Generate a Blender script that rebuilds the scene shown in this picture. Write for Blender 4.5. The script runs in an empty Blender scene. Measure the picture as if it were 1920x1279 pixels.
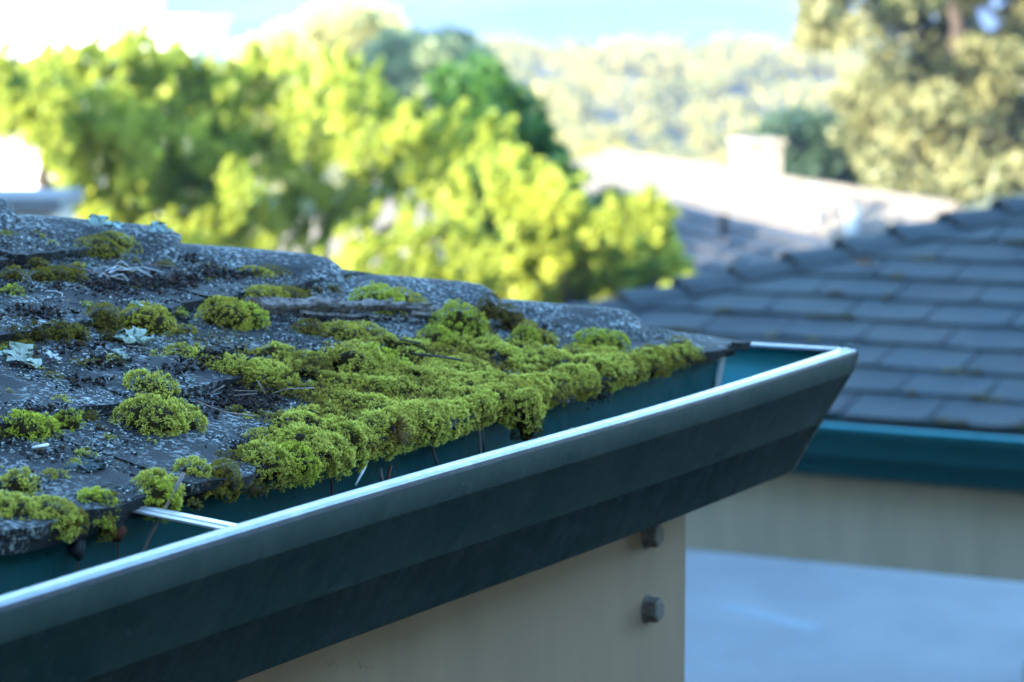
import bpy, bmesh, math, random
import numpy as np
from mathutils import Vector, Matrix

random.seed(7)
RNG = np.random.default_rng(11)
SC = bpy.context.scene
COL = SC.collection
R = math.radians

# ------------------------------------------------------------------ camera
AZ, PITCH = R(27.8), R(6.82)                 # the eave runs along +X, the roof rises towards +Y
CAM = np.array([-3.587, -1.366, 0.4686])     # origin = outer corner of the gutter lip
FWD = np.array([math.cos(AZ), math.sin(AZ), 0.0])
RGT = np.array([math.sin(AZ), -math.cos(AZ), 0.0])
cam = bpy.data.cameras.new("camera")
cam.sensor_width = 36.0
cam.lens = 5350.0 / 1920.0 * 36.0
cam.clip_start, cam.clip_end = 0.05, 6000.0
cam.dof.use_dof = True
cam.dof.focus_distance = 2.86
cam.dof.aperture_fstop = 6.8
cam.dof.aperture_blades = 0
cam_o = bpy.data.objects.new("camera", cam)
COL.objects.link(cam_o)
vdir = Vector((math.cos(AZ) * math.cos(PITCH), math.sin(AZ) * math.cos(PITCH), -math.sin(PITCH)))
cam_o.location = Vector(CAM)
cam_o.rotation_euler = vdir.to_track_quat('-Z', 'Y').to_euler()
SC.camera = cam_o

# ------------------------------------------------------------------ sky, sun, exposure
SUN_EL = R(17.0)
SUN_TO = np.array([-0.904, 0.428])            # horizontal direction towards the sun
world = bpy.data.worlds.new("World")
SC.world = world
world.use_nodes = True
wn = world.node_tree
sky = wn.nodes.new("ShaderNodeTexSky")
sky.sky_type = 'NISHITA'
sky.sun_disc = False
sky.sun_elevation = SUN_EL
sky.sun_rotation = math.atan2(SUN_TO[0], SUN_TO[1])
sky.air_density, sky.dust_density, sky.ozone_density = 1.1, 0.1, 3.0
tint = wn.nodes.new("ShaderNodeMix"); tint.data_type = 'RGBA'; tint.blend_type = 'MULTIPLY'
tint.inputs[0].default_value = 1.0; tint.inputs[7].default_value = (0.90, 1.0, 1.0, 1)
wn.links.new(sky.outputs[0], tint.inputs[6])
wn.links.new(tint.outputs[2], wn.nodes["Background"].inputs[0])
wn.nodes["Background"].inputs[1].default_value = 0.15
sun = bpy.data.lights.new("sun", 'SUN')
sun.energy, sun.angle, sun.color = 3.1, R(0.5), (1.0, 0.93, 0.80)
sun_o = bpy.data.objects.new("sun", sun)
COL.objects.link(sun_o)
sd = Vector((-SUN_TO[0] * math.cos(SUN_EL), -SUN_TO[1] * math.cos(SUN_EL), -math.sin(SUN_EL)))
sun_o.rotation_euler = sd.to_track_quat('-Z', 'Y').to_euler()
SC.view_settings.view_transform = 'Standard'
SC.view_settings.look = 'None'
SC.view_settings.use_curve_mapping = False
SC.view_settings.gamma = 1.0
SC.view_settings.exposure = 3.75
SC.cycles.use_denoising = True
SC.cycles.max_bounces = 8
SC.cycles.volume_bounces = 1
SC.cycles.sample_clamp_indirect = 6.0

GROUND = -2.8

def rf(r, f, h=0.0):
    """a place given as metres to the right of, in front of and above where the photographer stands"""
    p = CAM + RGT * r + FWD * f
    return np.array([p[0], p[1], CAM[2] + h])

# ------------------------------------------------------------------ helpers
def tag(o, label=None, cat=None, group=None, kind=None):
    if label: o["label"] = label
    if cat: o["category"] = cat
    if group: o["group"] = group
    if kind: o["kind"] = kind
    return o

def link(o, parent=None):
    COL.objects.link(o)
    if parent is not None:
        o.parent = parent
    return o

def empty(name, loc=(0, 0, 0)):
    o = bpy.data.objects.new(name, None)
    o.empty_display_size = 0.1
    o.location = loc
    return link(o)

def mesh(name, V, F, mat, parent=None, smooth=False, col=None, loc=None, recalc=False):
    """V (n,3); F a list of index tuples or an (m,k) array; col optional (n,3) colours"""
    me = bpy.data.meshes.new(name)
    V = np.asarray(V, dtype=np.float32)
    if isinstance(F, np.ndarray):
        m, k = F.shape
        me.vertices.add(len(V)); me.vertices.foreach_set("co", V.ravel())
        me.loops.add(m * k); me.loops.foreach_set("vertex_index", F.astype(np.int32).ravel())
        me.polygons.add(m)
        me.polygons.foreach_set("loop_start", np.arange(0, m * k, k, dtype=np.int32))
        me.update(calc_edges=True)
    else:
        me.from_pydata(V.tolist(), [], [tuple(int(i) for i in f) for f in F])
    if recalc:
        bm = bmesh.new(); bm.from_mesh(me)
        bmesh.ops.recalc_face_normals(bm, faces=bm.faces[:]); bm.to_mesh(me); bm.free()
    if smooth:
        me.polygons.foreach_set("use_smooth", np.ones(len(me.polygons), dtype=bool))
    if col is not None:
        a = me.color_attributes.new("tint", 'FLOAT_COLOR', 'POINT')
        c4 = np.ones((len(V), 4), dtype=np.float32); c4[:, :3] = col
        a.data.foreach_set("color", c4.ravel())
    me.materials.append(mat)
    me.update()
    o = bpy.data.objects.new(name, me)
    if loc is not None: o.location = loc
    return link(o, parent)

class MB:
    """collects shapes for ONE mesh"""
    def __init__(s): s.V, s.F = [], []
    def add(s, V, F):
        b = len(s.V); s.V += [tuple(v) for v in V]; s.F += [tuple(i + b for i in f) for f in F]; return s
    def box(s, lo, hi, fr=None):
        x0, y0, z0 = lo; x1, y1, z1 = hi
        P = [(x0, y0, z0), (x1, y0, z0), (x1, y1, z0), (x0, y1, z0), (x0, y0, z1), (x1, y0, z1), (x1, y1, z1), (x0, y1, z1)]
        if fr is not None: P = [fr(p) for p in P]
        return s.add(P, [(0, 3, 2, 1), (4, 5, 6, 7), (0, 1, 5, 4), (1, 2, 6, 5), (2, 3, 7, 6), (3, 0, 4, 7)])
    def tube(s, pts, rad, n=8, rough=0.0, ridges=0.0):
        pts = [Vector(p) for p in pts]; m = len(pts)
        if not hasattr(rad, '__len__'): rad = [rad] * m
        t0 = (pts[1] - pts[0]).normalized()
        a = t0.orthogonal().normalized(); V = []
        ph = [random.gauss(0, 1) for _ in range(n)]
        for i in range(m):
            t = (pts[min(i + 1, m - 1)] - pts[max(i - 1, 0)]).normalized()
            a = (a - t * a.dot(t)).normalized(); b = t.cross(a)
            for k in range(n):
                q = 2 * math.pi * k / n
                rr = rad[i] * (1 + ridges * ph[k] + rough * random.gauss(0, 1))
                V.append(pts[i] + a * (rr * math.cos(q)) + b * (rr * math.sin(q)))
        F = [(i * n + k, i * n + (k + 1) % n, (i + 1) * n + (k + 1) % n, (i + 1) * n + k) for i in range(m - 1) for k in range(n)]
        F += [tuple(range(n - 1, -1, -1)), tuple((m - 1) * n + k for k in range(n))]
        return s.add(V, F)
    def prism(s, outline, axis_fn, a, b):
        """outline of 2D points swept between axis positions a and b by axis_fn(p, t) -> 3D"""
        n = len(outline)
        V = [axis_fn(p, a) for p in outline] + [axis_fn(p, b) for p in outline]
        F = [(i, (i + 1) % n, n + (i + 1) % n, n + i) for i in range(n)]
        F += [tuple(range(n - 1, -1, -1)), tuple(range(n, 2 * n))]
        return s.add(V, F)
    def build(s, name, mat, parent=None, smooth=False, bevel=0.0, loc=None):
        o = mesh(name, s.V, s.F, mat, parent, smooth, recalc=True, loc=loc)
        if bevel:
            md = o.modifiers.new("bevel", 'BEVEL'); md.width = bevel; md.segments = 2; md.limit_method = 'ANGLE'
        return o

_H = RNG.random(1 << 16).astype(np.float64)
def vnoise(P, scale, seed=0):
    """smooth value noise, -1..1, at points P (n,d)"""
    P = np.asarray(P, float) * scale + seed * 17.31
    if P.shape[1] == 2: P = np.c_[P, np.zeros(len(P))]
    i = np.floor(P).astype(np.int64); f = P - i; f = f * f * (3 - 2 * f)
    out = 0
    for dx in (0, 1):
        for dy in (0, 1):
            for dz in (0, 1):
                h = ((i[:, 0] + dx) * 73856093 ^ (i[:, 1] + dy) * 19349663 ^ (i[:, 2] + dz) * 83492791) & 0xffff
                w = (f[:, 0] if dx else 1 - f[:, 0]) * (f[:, 1] if dy else 1 - f[:, 1]) * (f[:, 2] if dz else 1 - f[:, 2])
                out = out + w * _H[h]
    return out * 2 - 1

# ------------------------------------------------------------------ materials
class NT:
    def __init__(s, name):
        s.m = bpy.data.materials.new(name); s.m.use_nodes = True
        s.t = s.m.node_tree; s.p = s.t.nodes["Principled BSDF"]
    def n(s, typ, **kw):
        nd = s.t.nodes.new(typ)
        for k, v in kw.items():
            if k in nd.inputs.keys() if hasattr(nd.inputs, 'keys') else False: nd.inputs[k].default_value = v
            else: setattr(nd, k, v)
        return nd
    def l(s, a, b): s.t.links.new(a, b)
    def pos(s): return s.n("ShaderNodeNewGeometry").outputs["Position"]
    def noise(s, scale, detail=3.0, rough=0.55, vec=None):
        nd = s.n("ShaderNodeTexNoise"); nd.inputs["Scale"].default_value = scale
        nd.inputs["Detail"].default_value = detail; nd.inputs["Roughness"].default_value = rough
        s.l(vec if vec is not None else s.pos(), nd.inputs["Vector"]); return nd.outputs["Fac"]
    def ramp(s, fac, stops):
        nd = s.n("ShaderNodeValToRGB"); e = nd.color_ramp.elements
        while len(e) < len(stops): e.new(0.5)
        for el, (p, c) in zip(e, stops):
            el.position = p; el.color = (c if hasattr(c, '__len__') else (c, c, c)) + (1,) if hasattr(c, '__len__') else (c, c, c, 1)
        s.l(fac, nd.inputs[0]); return nd.outputs[0]
    def mix(s, fac, a, b, mode='MIX'):
        nd = s.n("ShaderNodeMix"); nd.data_type = 'RGBA'; nd.blend_type = mode
        for sock, val in ((nd.inputs[0], fac), (nd.inputs[6], a), (nd.inputs[7], b)):
            if hasattr(val, 'is_output'): s.l(val, sock)
            elif hasattr(val, '__len__'): sock.default_value = tuple(val) + (1,)
            else: sock.default_value = val
        return nd.outputs[2]
    def math(s, op, a, b=0.0):
        nd = s.n("ShaderNodeMath"); nd.operation = op
        for sock, val in ((nd.inputs[0], a), (nd.inputs[1], b)):
            if hasattr(val, 'is_output'): s.l(val, sock)
            else: sock.default_value = val
        return nd.outputs[0]
    def bump(s, h, strength=0.3, dist=0.002):
        nd = s.n("ShaderNodeBump"); nd.inputs["Strength"].default_value = strength; nd.inputs["Distance"].default_value = dist
        s.l(h, nd.inputs["Height"]); s.l(nd.outputs[0], s.p.inputs["Normal"]); return nd
    def base(s, v):
        if hasattr(v, 'is_output'): s.l(v, s.p.inputs["Base Color"])
        else: s.p.inputs["Base Color"].default_value = tuple(v) + (1,)
    def set(s, rough=0.6, spec=0.5, metal=0.0):
        s.p.inputs["Roughness"].default_value = rough
        s.p.inputs["Specular IOR Level"].default_value = spec
        s.p.inputs["Metallic"].default_value = metal
        return s

def simple(name, c, rough=0.7, spec=0.3, var=0.25, scale=8.0, metal=0.0, bump=0.0):
    k = NT(name).set(rough, spec, metal)
    a = tuple(x * (1 - var) for x in c); b = tuple(min(1, x * (1 + var)) for x in c)
    f = k.noise(scale, 5.0, 0.6)
    k.base(k.ramp(f, [(0.3, a), (0.7, b)]))
    if bump: k.bump(f, bump, 0.004)
    return k.m

def shingle_material(name, lichen, tone=1.0):
    k = NT(name).set(0.85, 0.35)
    oi = k.n("ShaderNodeObjectInfo").outputs["Random"]
    fine = k.noise(420, 2, 0.7)
    base = k.ramp(fine, [(0.30, (0.012 * tone, 0.017 * tone, 0.019 * tone)), (0.52, (0.046 * tone, 0.058 * tone, 0.062 * tone)), (0.75, (0.13 * tone, 0.15 * tone, 0.155 * tone))])
    if lichen <= 0: base = k.mix(0.75, base, (0.62, 0.98, 1.06), 'MULTIPLY')
    broad = k.noise(9, 4, 0.6)
    base = k.mix(k.math('MULTIPLY', broad, 0.55), base, (0.03 * tone, 0.033 * tone, 0.036 * tone))
    base = k.mix(k.math('MULTIPLY', k.ramp(oi, [(0.0, 0.0), (1.0, 1.0)]), 0.62 if lichen <= 0 else 0.45), base, (0.020 * tone, 0.024 * tone, 0.027 * tone))
    streak = k.ramp(k.noise(3.1, 6, 0.7), [(0.45, 0.0), (0.68, 0.5)])
    base = k.mix(streak, base, (0.075 * tone, 0.085 * tone, 0.075 * tone))
    if lichen > 0:
        big = k.ramp(k.noise(11, 7, 0.72), [(0.60 - 0.22 * lichen, 0.0), (0.72 - 0.18 * lichen, 1.0)])
        grain = k.ramp(k.noise(190, 4, 0.65), [(0.50, 0.0), (0.57, 1.0)])
        fac = k.math('MULTIPLY', big, grain)
        crust = k.ramp(k.noise(60, 3, 0.6), [(0.35, (0.20, 0.24, 0.24)), (0.55, (0.40, 0.44, 0.42)), (0.75, (0.32, 0.40, 0.34))])
        base = k.mix(k.math('MULTIPLY', fac, 0.9), base, crust)
        # a few rust-orange and olive freckles
        spot = k.ramp(k.noise(75, 2, 0.5), [(0.70, 0.0), (0.74, 1.0)])
        base = k.mix(k.math('MULTIPLY', spot, 0.7), base, (0.10, 0.075, 0.018))
        h = k.math('ADD', k.math('MULTIPLY', fac, 0.8), fine)
        k.bump(h, 0.8, 0.0025)
    else:
        k.bump(fine, 0.6, 0.0015)
    k.base(base)
    return k.m

def paint_material(name, c, chalk, rough=0.32, spec=0.5):
    """factory-painted sheet metal, weathered: chalky bloom, fine scratches, dirt specks"""
    k = NT(name).set(rough, spec)
    w = k.noise(5, 6, 0.65)
    geo = k.pos()
    mp = k.n("ShaderNodeMapping"); mp.inputs["Scale"].default_value = (260, 60, 14); mp.inputs["Rotation"].default_value = (0, R(24), 0)
    k.l(geo, mp.inputs["Vector"])
    scr = k.noise(1.0, 3, 0.7, mp.outputs[0])
    base = k.mix(k.ramp(w, [(0.35, 0.0), (0.75, 0.55)]), c, chalk)
    base = k.mix(k.ramp(scr, [(0.50, 0.0), (0.72, 0.5)]), base, chalk)
    mp2 = k.n("ShaderNodeMapping"); mp2.inputs["Scale"].default_value = (42, 42, 2.2); k.l(geo, mp2.inputs["Vector"])
    drip = k.noise(1.0, 4, 0.65, mp2.outputs[0])
    base = k.mix(k.ramp(drip, [(0.56, 0.0), (0.70, 0.55)]), base, chalk)
    base = k.mix(k.ramp(drip, [(0.26, 0.5), (0.40, 0.0)]), base, tuple(x * 0.4 for x in c))
    speck = k.ramp(k.noise(210, 2, 0.5), [(0.71, 0.0), (0.75, 1.0)])
    base = k.mix(k.math('MULTIPLY', speck, 0.6), base, (0.16, 0.18, 0.17))
    k.base(base)
    k.l(k.ramp(k.noise(30, 4, 0.6), [(0.3, rough * 0.75), (0.75, rough * 1.6)]), k.p.inputs["Roughness"])
    k.bump(scr, 0.06, 0.001)
    return k.m

def leaf_material(name, trans=0.3, rough=0.55, spec=0.3):
    k = NT(name).set(rough, spec)
    at = k.n("ShaderNodeAttribute"); at.attribute_name = "tint"
    k.base(at.outputs["Color"])
    tr = k.n("ShaderNodeBsdfTranslucent"); k.l(at.outputs["Color"], tr.inputs["Color"])
    mx = k.n("ShaderNodeMixShader"); mx.inputs[0].default_value = trans
    out = k.t.nodes["Material Output"]
    k.l(k.p.outputs[0], mx.inputs[1]); k.l(tr.outputs[0], mx.inputs[2]); k.l(mx.outputs[0], out.inputs["Surface"])
    return k.m

M_SH = shingle_material("lichen_shingle", 0.55, 0.20)
M_CAP = shingle_material("lichen_cap", 0.85, 0.36)
M_SH2 = shingle_material("plain_shingle", 0.0, 0.74)
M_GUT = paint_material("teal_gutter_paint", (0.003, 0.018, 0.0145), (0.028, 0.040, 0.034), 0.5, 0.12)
M_BAND = paint_material("lit_rim_paint", (0.018, 0.042, 0.037), (0.060, 0.080, 0.070), 0.5, 0.2)  # lighter copy of gutter paint; light on the upright band is painted in
M_GUTIN = paint_material("brightened_teal_inside", (0.002, 0.066, 0.064), (0.010, 0.078, 0.074), 0.5, 0.3)  # brighter copy of gutter paint, standing in for light missing inside the trough
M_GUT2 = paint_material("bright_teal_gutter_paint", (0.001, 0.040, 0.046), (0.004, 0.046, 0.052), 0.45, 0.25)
M_GUT2IN = paint_material("skylit_teal_inside", (0.001, 0.17, 0.21), (0.004, 0.18, 0.22), 0.45, 0.3)  # brighter copy of the outer teal; skylight on inside faces is in the colour
def lip_mat():
    k = NT("worn_lip_metal").set(0.3, 0.6, 0.7)
    w = k.noise(16, 5, 0.65); f = k.noise(150, 3, 0.6)
    b = k.ramp(w, [(0.3, (0.12, 0.145, 0.165)), (0.55, (0.18, 0.20, 0.22)), (0.75, (0.28, 0.295, 0.31))])
    b = k.mix(k.ramp(f, [(0.66, 0.0), (0.76, 0.5)]), b, (0.08, 0.10, 0.10))
    k.base(b); k.l(k.ramp(f, [(0.3, 0.26), (0.8, 0.45)]), k.p.inputs["Roughness"]); return k.m
M_LIP = lip_mat()
M_STRAP = simple("bare_metal_strap", (0.62, 0.64, 0.66), 0.3, 0.6, 0.12, 40, 0.6)
def fascia_mat(name, c):
    k = NT(name).set(0.55, 0.4)
    mp = k.n("ShaderNodeMapping"); mp.inputs["Scale"].default_value = (4, 4, 0.6); k.l(k.pos(), mp.inputs["Vector"])
    f = k.noise(3.0, 5, 0.6, mp.outputs[0])
    b = k.ramp(f, [(0.3, tuple(x * 0.84 for x in c)), (0.7, tuple(x * 1.08 for x in c))])
    g = k.noise(160, 3, 0.6)
    b = k.mix(k.ramp(g, [(0.66, 0.0), (0.76, 0.45)]), b, (0.12, 0.10, 0.08))
    k.base(b); k.bump(g, 0.12, 0.0015)
    return k.m
M_FAS = fascia_mat("tan_fascia_paint", (0.25, 0.172, 0.098))
M_FAS2 = fascia_mat("grey_green_fascia_paint", (0.185, 0.170, 0.122))
M_TRIM = fascia_mat("pale_trim_paint", (0.42, 0.39, 0.33))
M_BOLT = simple("painted_bolt", (0.10, 0.085, 0.07), 0.6, 0.4, 0.6, 260, 0.2, 0.8)
M_WALL = simple("stucco_wall", (0.36, 0.33, 0.28), 0.9, 0.2, 0.12, 30)
M_UNDER = simple("moss_underlayer", (0.040, 0.040, 0.012), 0.95, 0.1, 0.5, 260, 0, 0.6)
M_MOSS = leaf_material("moss_leaf", 0.25, 0.85, 0.08)
M_TINT = leaf_material("tinted_surface", 0.0, 0.9, 0.15)
M_LICH = leaf_material("leafy_lichen", 0.2, 0.8, 0.2)
M_LEAF = leaf_material("tree_leaf", 0.48, 0.5, 0.35)
M_BARK = simple("grey_bark", (0.15, 0.135, 0.125), 0.9, 0.2, 0.8, 130, 0, 1.0)
M_STEM = simple("dry_stem", (0.17, 0.14, 0.12), 0.7, 0.3, 0.3, 90)
M_RUST = simple("rust_stem", (0.12, 0.035, 0.02), 0.7, 0.3, 0.3, 90)
M_FIBRE = simple("white_fibre", (0.68, 0.72, 0.74), 0.6, 0.3, 0.1, 90)
M_TRUNK = simple("tree_trunk", (0.05, 0.038, 0.03), 0.9, 0.2, 0.4, 6)
M_WHITE = simple("white_stucco", (0.80, 0.79, 0.76), 0.9, 0.2, 0.04, 3)
M_GLASS = simple("window_glass", (0.05, 0.06, 0.07), 0.08, 0.6, 0.1, 1)
M_FROOF = simple("weathered_roof", (0.125, 0.103, 0.080), 0.9, 0.2, 0.18, 3)
M_BRICK = simple("chimney_brick", (0.30, 0.24, 0.17), 0.9, 0.2, 0.2, 6)
M_SHED = simple("shed_roof_felt", (0.10, 0.105, 0.11), 0.8, 0.3, 0.1, 6)
M_PIPE = simple("galvanised_pipe", (0.5, 0.5, 0.5), 0.35, 0.5, 0.1, 6, 0.3)
M_BLACK = simple("black_vent", (0.02, 0.02, 0.022), 0.6, 0.4, 0.1, 6)

# ------------------------------------------------------------------ ground, hills
def drive_mat():
    k = NT("concrete_drive").set(0.75, 0.35)
    f = k.noise(0.9, 7, 0.68); g = k.noise(60, 3, 0.6)
    b = k.ramp(f, [(0.34, (0.045, 0.058, 0.063)), (0.66, (0.090, 0.106, 0.113))])
    b = k.mix(k.math('MULTIPLY', g, 0.3), b, (0.22, 0.22, 0.22))
    k.base(b); k.bump(g, 0.1, 0.003); return k.m
M_DRIVE = drive_mat()
M_LINE = simple("pale_line", (0.115, 0.15, 0.17), 0.8, 0.3, 0.25, 9)
M_SOIL = simple("dry_grass_soil", (0.10, 0.095, 0.05), 0.95, 0.1, 0.35, 0.4)
M_HILL = simple("mountain_brush", (0.075, 0.085, 0.06), 0.95, 0.1, 0.35, 0.012)

def hill_z(r, f):
    """terrain height above the driveway level"""
    f = np.asarray(f, float); r = np.asarray(r, float)
    fall = -np.clip((f - 48) / 70, 0, 1) ** 1.4 * 9.0
    rise = np.clip((f - 120) / 130, 0, 1); rise = rise * rise * (3 - 2 * rise) * 7.0
    back = -np.clip((f - 260) / 240, 0, 1) * 16
    mt = np.clip((f - 560) / 700, 0, 1); mt = mt * mt * (3 - 2 * mt) * (46 + 6 * np.sin(r / 120) + 4 * np.sin(r / 47 + 1))
    return GROUND - 0.01 + fall + rise + back + mt

fs = np.unique(np.r_[np.linspace(-60, 60, 25), np.linspace(60, 300, 49), np.linspace(300, 1500, 41)])
grid_r = np.linspace(-1, 1, 61)
V = []; nr = len(grid_r)
for f_ in fs:
    half = 60 + max(0, f_) * 0.9
    for q in grid_r:
        p = rf(q * half, f_); V.append((p[0], p[1], float(hill_z(q * half, f_))))
F = [(i * nr + k, i * nr + k + 1, (i + 1) * nr + k + 1, (i + 1) * nr + k) for i in range(len(fs) - 1) for k in range(nr - 1)]
me_split = sum(1 for f_ in fs if f_ <= 500)
tag(mesh("terrain", V[:me_split * nr], F[:(me_split - 1) * (nr - 1)], M_SOIL, smooth=True), kind="structure")
i0 = me_split - 1
tag(mesh("mountain", np.array(V[i0 * nr:]) , [tuple(i - i0 * nr for i in f) for f in F[i0 * (nr - 1):]], M_HILL, smooth=True), kind="structure")
tag(MB().box((8.6, -14, GROUND - 0.2), (18.5, 6.6, GROUND + 0.005)).build("driveway", M_DRIVE), kind="structure")
tag(MB().box((-5.8, -16, GROUND - 0.2), (8.599, 6.6, GROUND + 0.004)).build("added_dark_court", simple("dark_paving", (0.045, 0.046, 0.048), 0.85, 0.3, 0.25, 25)), kind="structure")  # unseen dark paving, added to cut bounce light on gutter and fascia
# faint painted line and a pale kerb across the drive
def seg_box(name, a, b_, w, z0, z1, mat):
    a = np.array(a[:2]); b_ = np.array(b_[:2]); d = (b_ - a) / np.linalg.norm(b_ - a); n = np.array([-d[1], d[0]]) * w / 2
    P = [a - n, b_ - n, b_ + n, a + n]
    V = [(p[0], p[1], z0) for p in P] + [(p[0], p[1], z1) for p in P]
    return MB().add(V, [(0, 3, 2, 1), (4, 5, 6, 7), (0, 1, 5, 4), (1, 2, 6, 5), (2, 3, 7, 6), (3, 0, 4, 7)]).build(name, mat)
tag(seg_box("painted_line", rf(1.15, 15.2), rf(1.60, 14.6), 0.12, GROUND + 0.005, GROUND + 0.009, M_LINE), kind="structure")
tag(seg_box("kerb", rf(2.52, 13.36), rf(3.46, 14.24), 0.18, GROUND + 0.005, GROUND + 0.12, M_LINE), kind="structure")

# ------------------------------------------------------------------ shingled roofs
PITCHT = 0.285
CS, SN = 1 / math.hypot(1, PITCHT), PITCHT / math.hypot(1, PITCHT)
EXPO, SHW, SHL, THK = 0.19, 0.28, 0.36, 0.021
HIPK = 0.143

class Roof:
    """local frame: eave along x (corner at x=0, house towards -x), roof rising towards +y"""
    def __init__(s, fn): s.fn = fn
    def pt(s, x, sl, w=0.0):
        return s.fn(x, 0.12 + sl * CS - w * SN, sl * SN + w * CS)
def front_main(x, y, z): return (x, y, z)
def side_main(x, y, z): return (-y, -x, z)

def shingle_mesh(roof, x0, x1, s0, nx, ny, seed, ragged=0.004, clip=True, length=SHL):
    rg = random.Random(seed)
    curl = rg.uniform(-0.001, 0.004); tiltx = rg.uniform(-0.0015, 0.0015); off = rg.uniform(-0.006, 0.006)
    ed = [rg.gauss(0, ragged * 0.5) for _ in range(nx + 1)]
    top, bot = [], []
    for j in range(ny + 1):
        v = j / ny
        for i in range(nx + 1):
            u = i / nx
            sl = s0 + off * (1 - v) + v * length + (ed[i] if j == 0 else 0)
            x = x0 + (x1 - x0) * u + (rg.gauss(0, ragged * 0.25) if i in (0, nx) else 0)
            cr = 0.003 * max(0.0, 1 - min(i, nx - i)) if j == 0 else 0.0
            w = THK * (1 - v) + curl * (1 - v) ** 3 * (abs(u - 0.5) * 2) ** 2 + tiltx * (u - 0.5) + rg.gauss(0, 0.0006)
            x_ = x + (cr if i == 0 else -cr)
            top.append((x_, sl + cr, w)); bot.append((x_, sl + cr, w - 0.0105 - 0.0008 * rg.random() * (j == 0)))
    n = (nx + 1) * (ny + 1)
    P = [roof.pt(*q) for q in top] + [roof.pt(*q) for q in bot]
    F = []
    for j in range(ny):
        for i in range(nx):
            a = j * (nx + 1) + i
            F.append((a, a + 1, a + nx + 2, a + nx + 1)); F.append((n + a, n + a + nx + 1, n + a + nx + 2, n + a + 1))
    for i in range(nx): F.append((i, n + i, n + i + 1, i + 1))
    for j in range(ny):
        a = j * (nx + 1); F.append((a, a + nx + 1, n + a + nx + 1, n + a))
        a += nx; F.append((a, n + a, n + a + nx + 1, a + nx + 1))
    return P, F

def clip_build(name, P, F, mat, parent, plane=None):
    me = bpy.data.meshes.new(name); bm = bmesh.new()
    vs = [bm.verts.new(p) for p in P]
    for f in F: bm.faces.new([vs[i] for i in f])
    if plane is not None:
        r_ = bmesh.ops.bisect_plane(bm, geom=bm.verts[:] + bm.edges[:] + bm.faces[:], plane_co=plane[0], plane_no=plane[1], clear_outer=True)
        ed = [e for e in bm.edges if e.is_boundary]
        if ed: bmesh.ops.holes_fill(bm, edges=ed)
    if not bm.faces: bm.free(); return None
    bmesh.ops.recalc_face_normals(bm, faces=bm.faces[:])
    bm.to_mesh(me); bm.free(); me.materials.append(mat)
    return link(bpy.data.objects.new(name, me), parent)

def lay_shingles(parent, fn, mat, rows, x_left, seed, nx=4, ny=3, fine_if=None, ragged=0.004):
    roof = Roof(fn); rg = random.Random(seed); k = 0
    pn = Vector(fn(1, 1, 0)) - Vector(fn(0, 0, 0))
    for c in range(rows):
        s0 = c * EXPO; xr = 0.02 - (0.0 if c else 0.0)
        y = 0.12 + s0 * CS
        x1 = -y + 0.06; first = True
        shift = (c % 2) * SHW * 0.5 + rg.uniform(-0.03, 0.03)
        x = math.ceil((x1 - shift) / SHW) * SHW + shift
        while x > x_left:
            k += 1
            a, b_ = x - SHW + 0.003, x - 0.003
            need = b_ > -(0.12 + (s0 + SHL) * CS)
            fine = fine_if and fine_if(0.5 * (a + b_), s0)
            P, F = shingle_mesh(roof, a, b_, s0, 12 if fine else nx, 8 if fine else ny, seed * 1000 + k, ragged)
            clip_build("shingle", P, F, mat, parent, (fn(0, 0, 0), pn) if need else None) if need else mesh("shingle", P, F, mat, parent, recalc=True)
            x -= SHW

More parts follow.
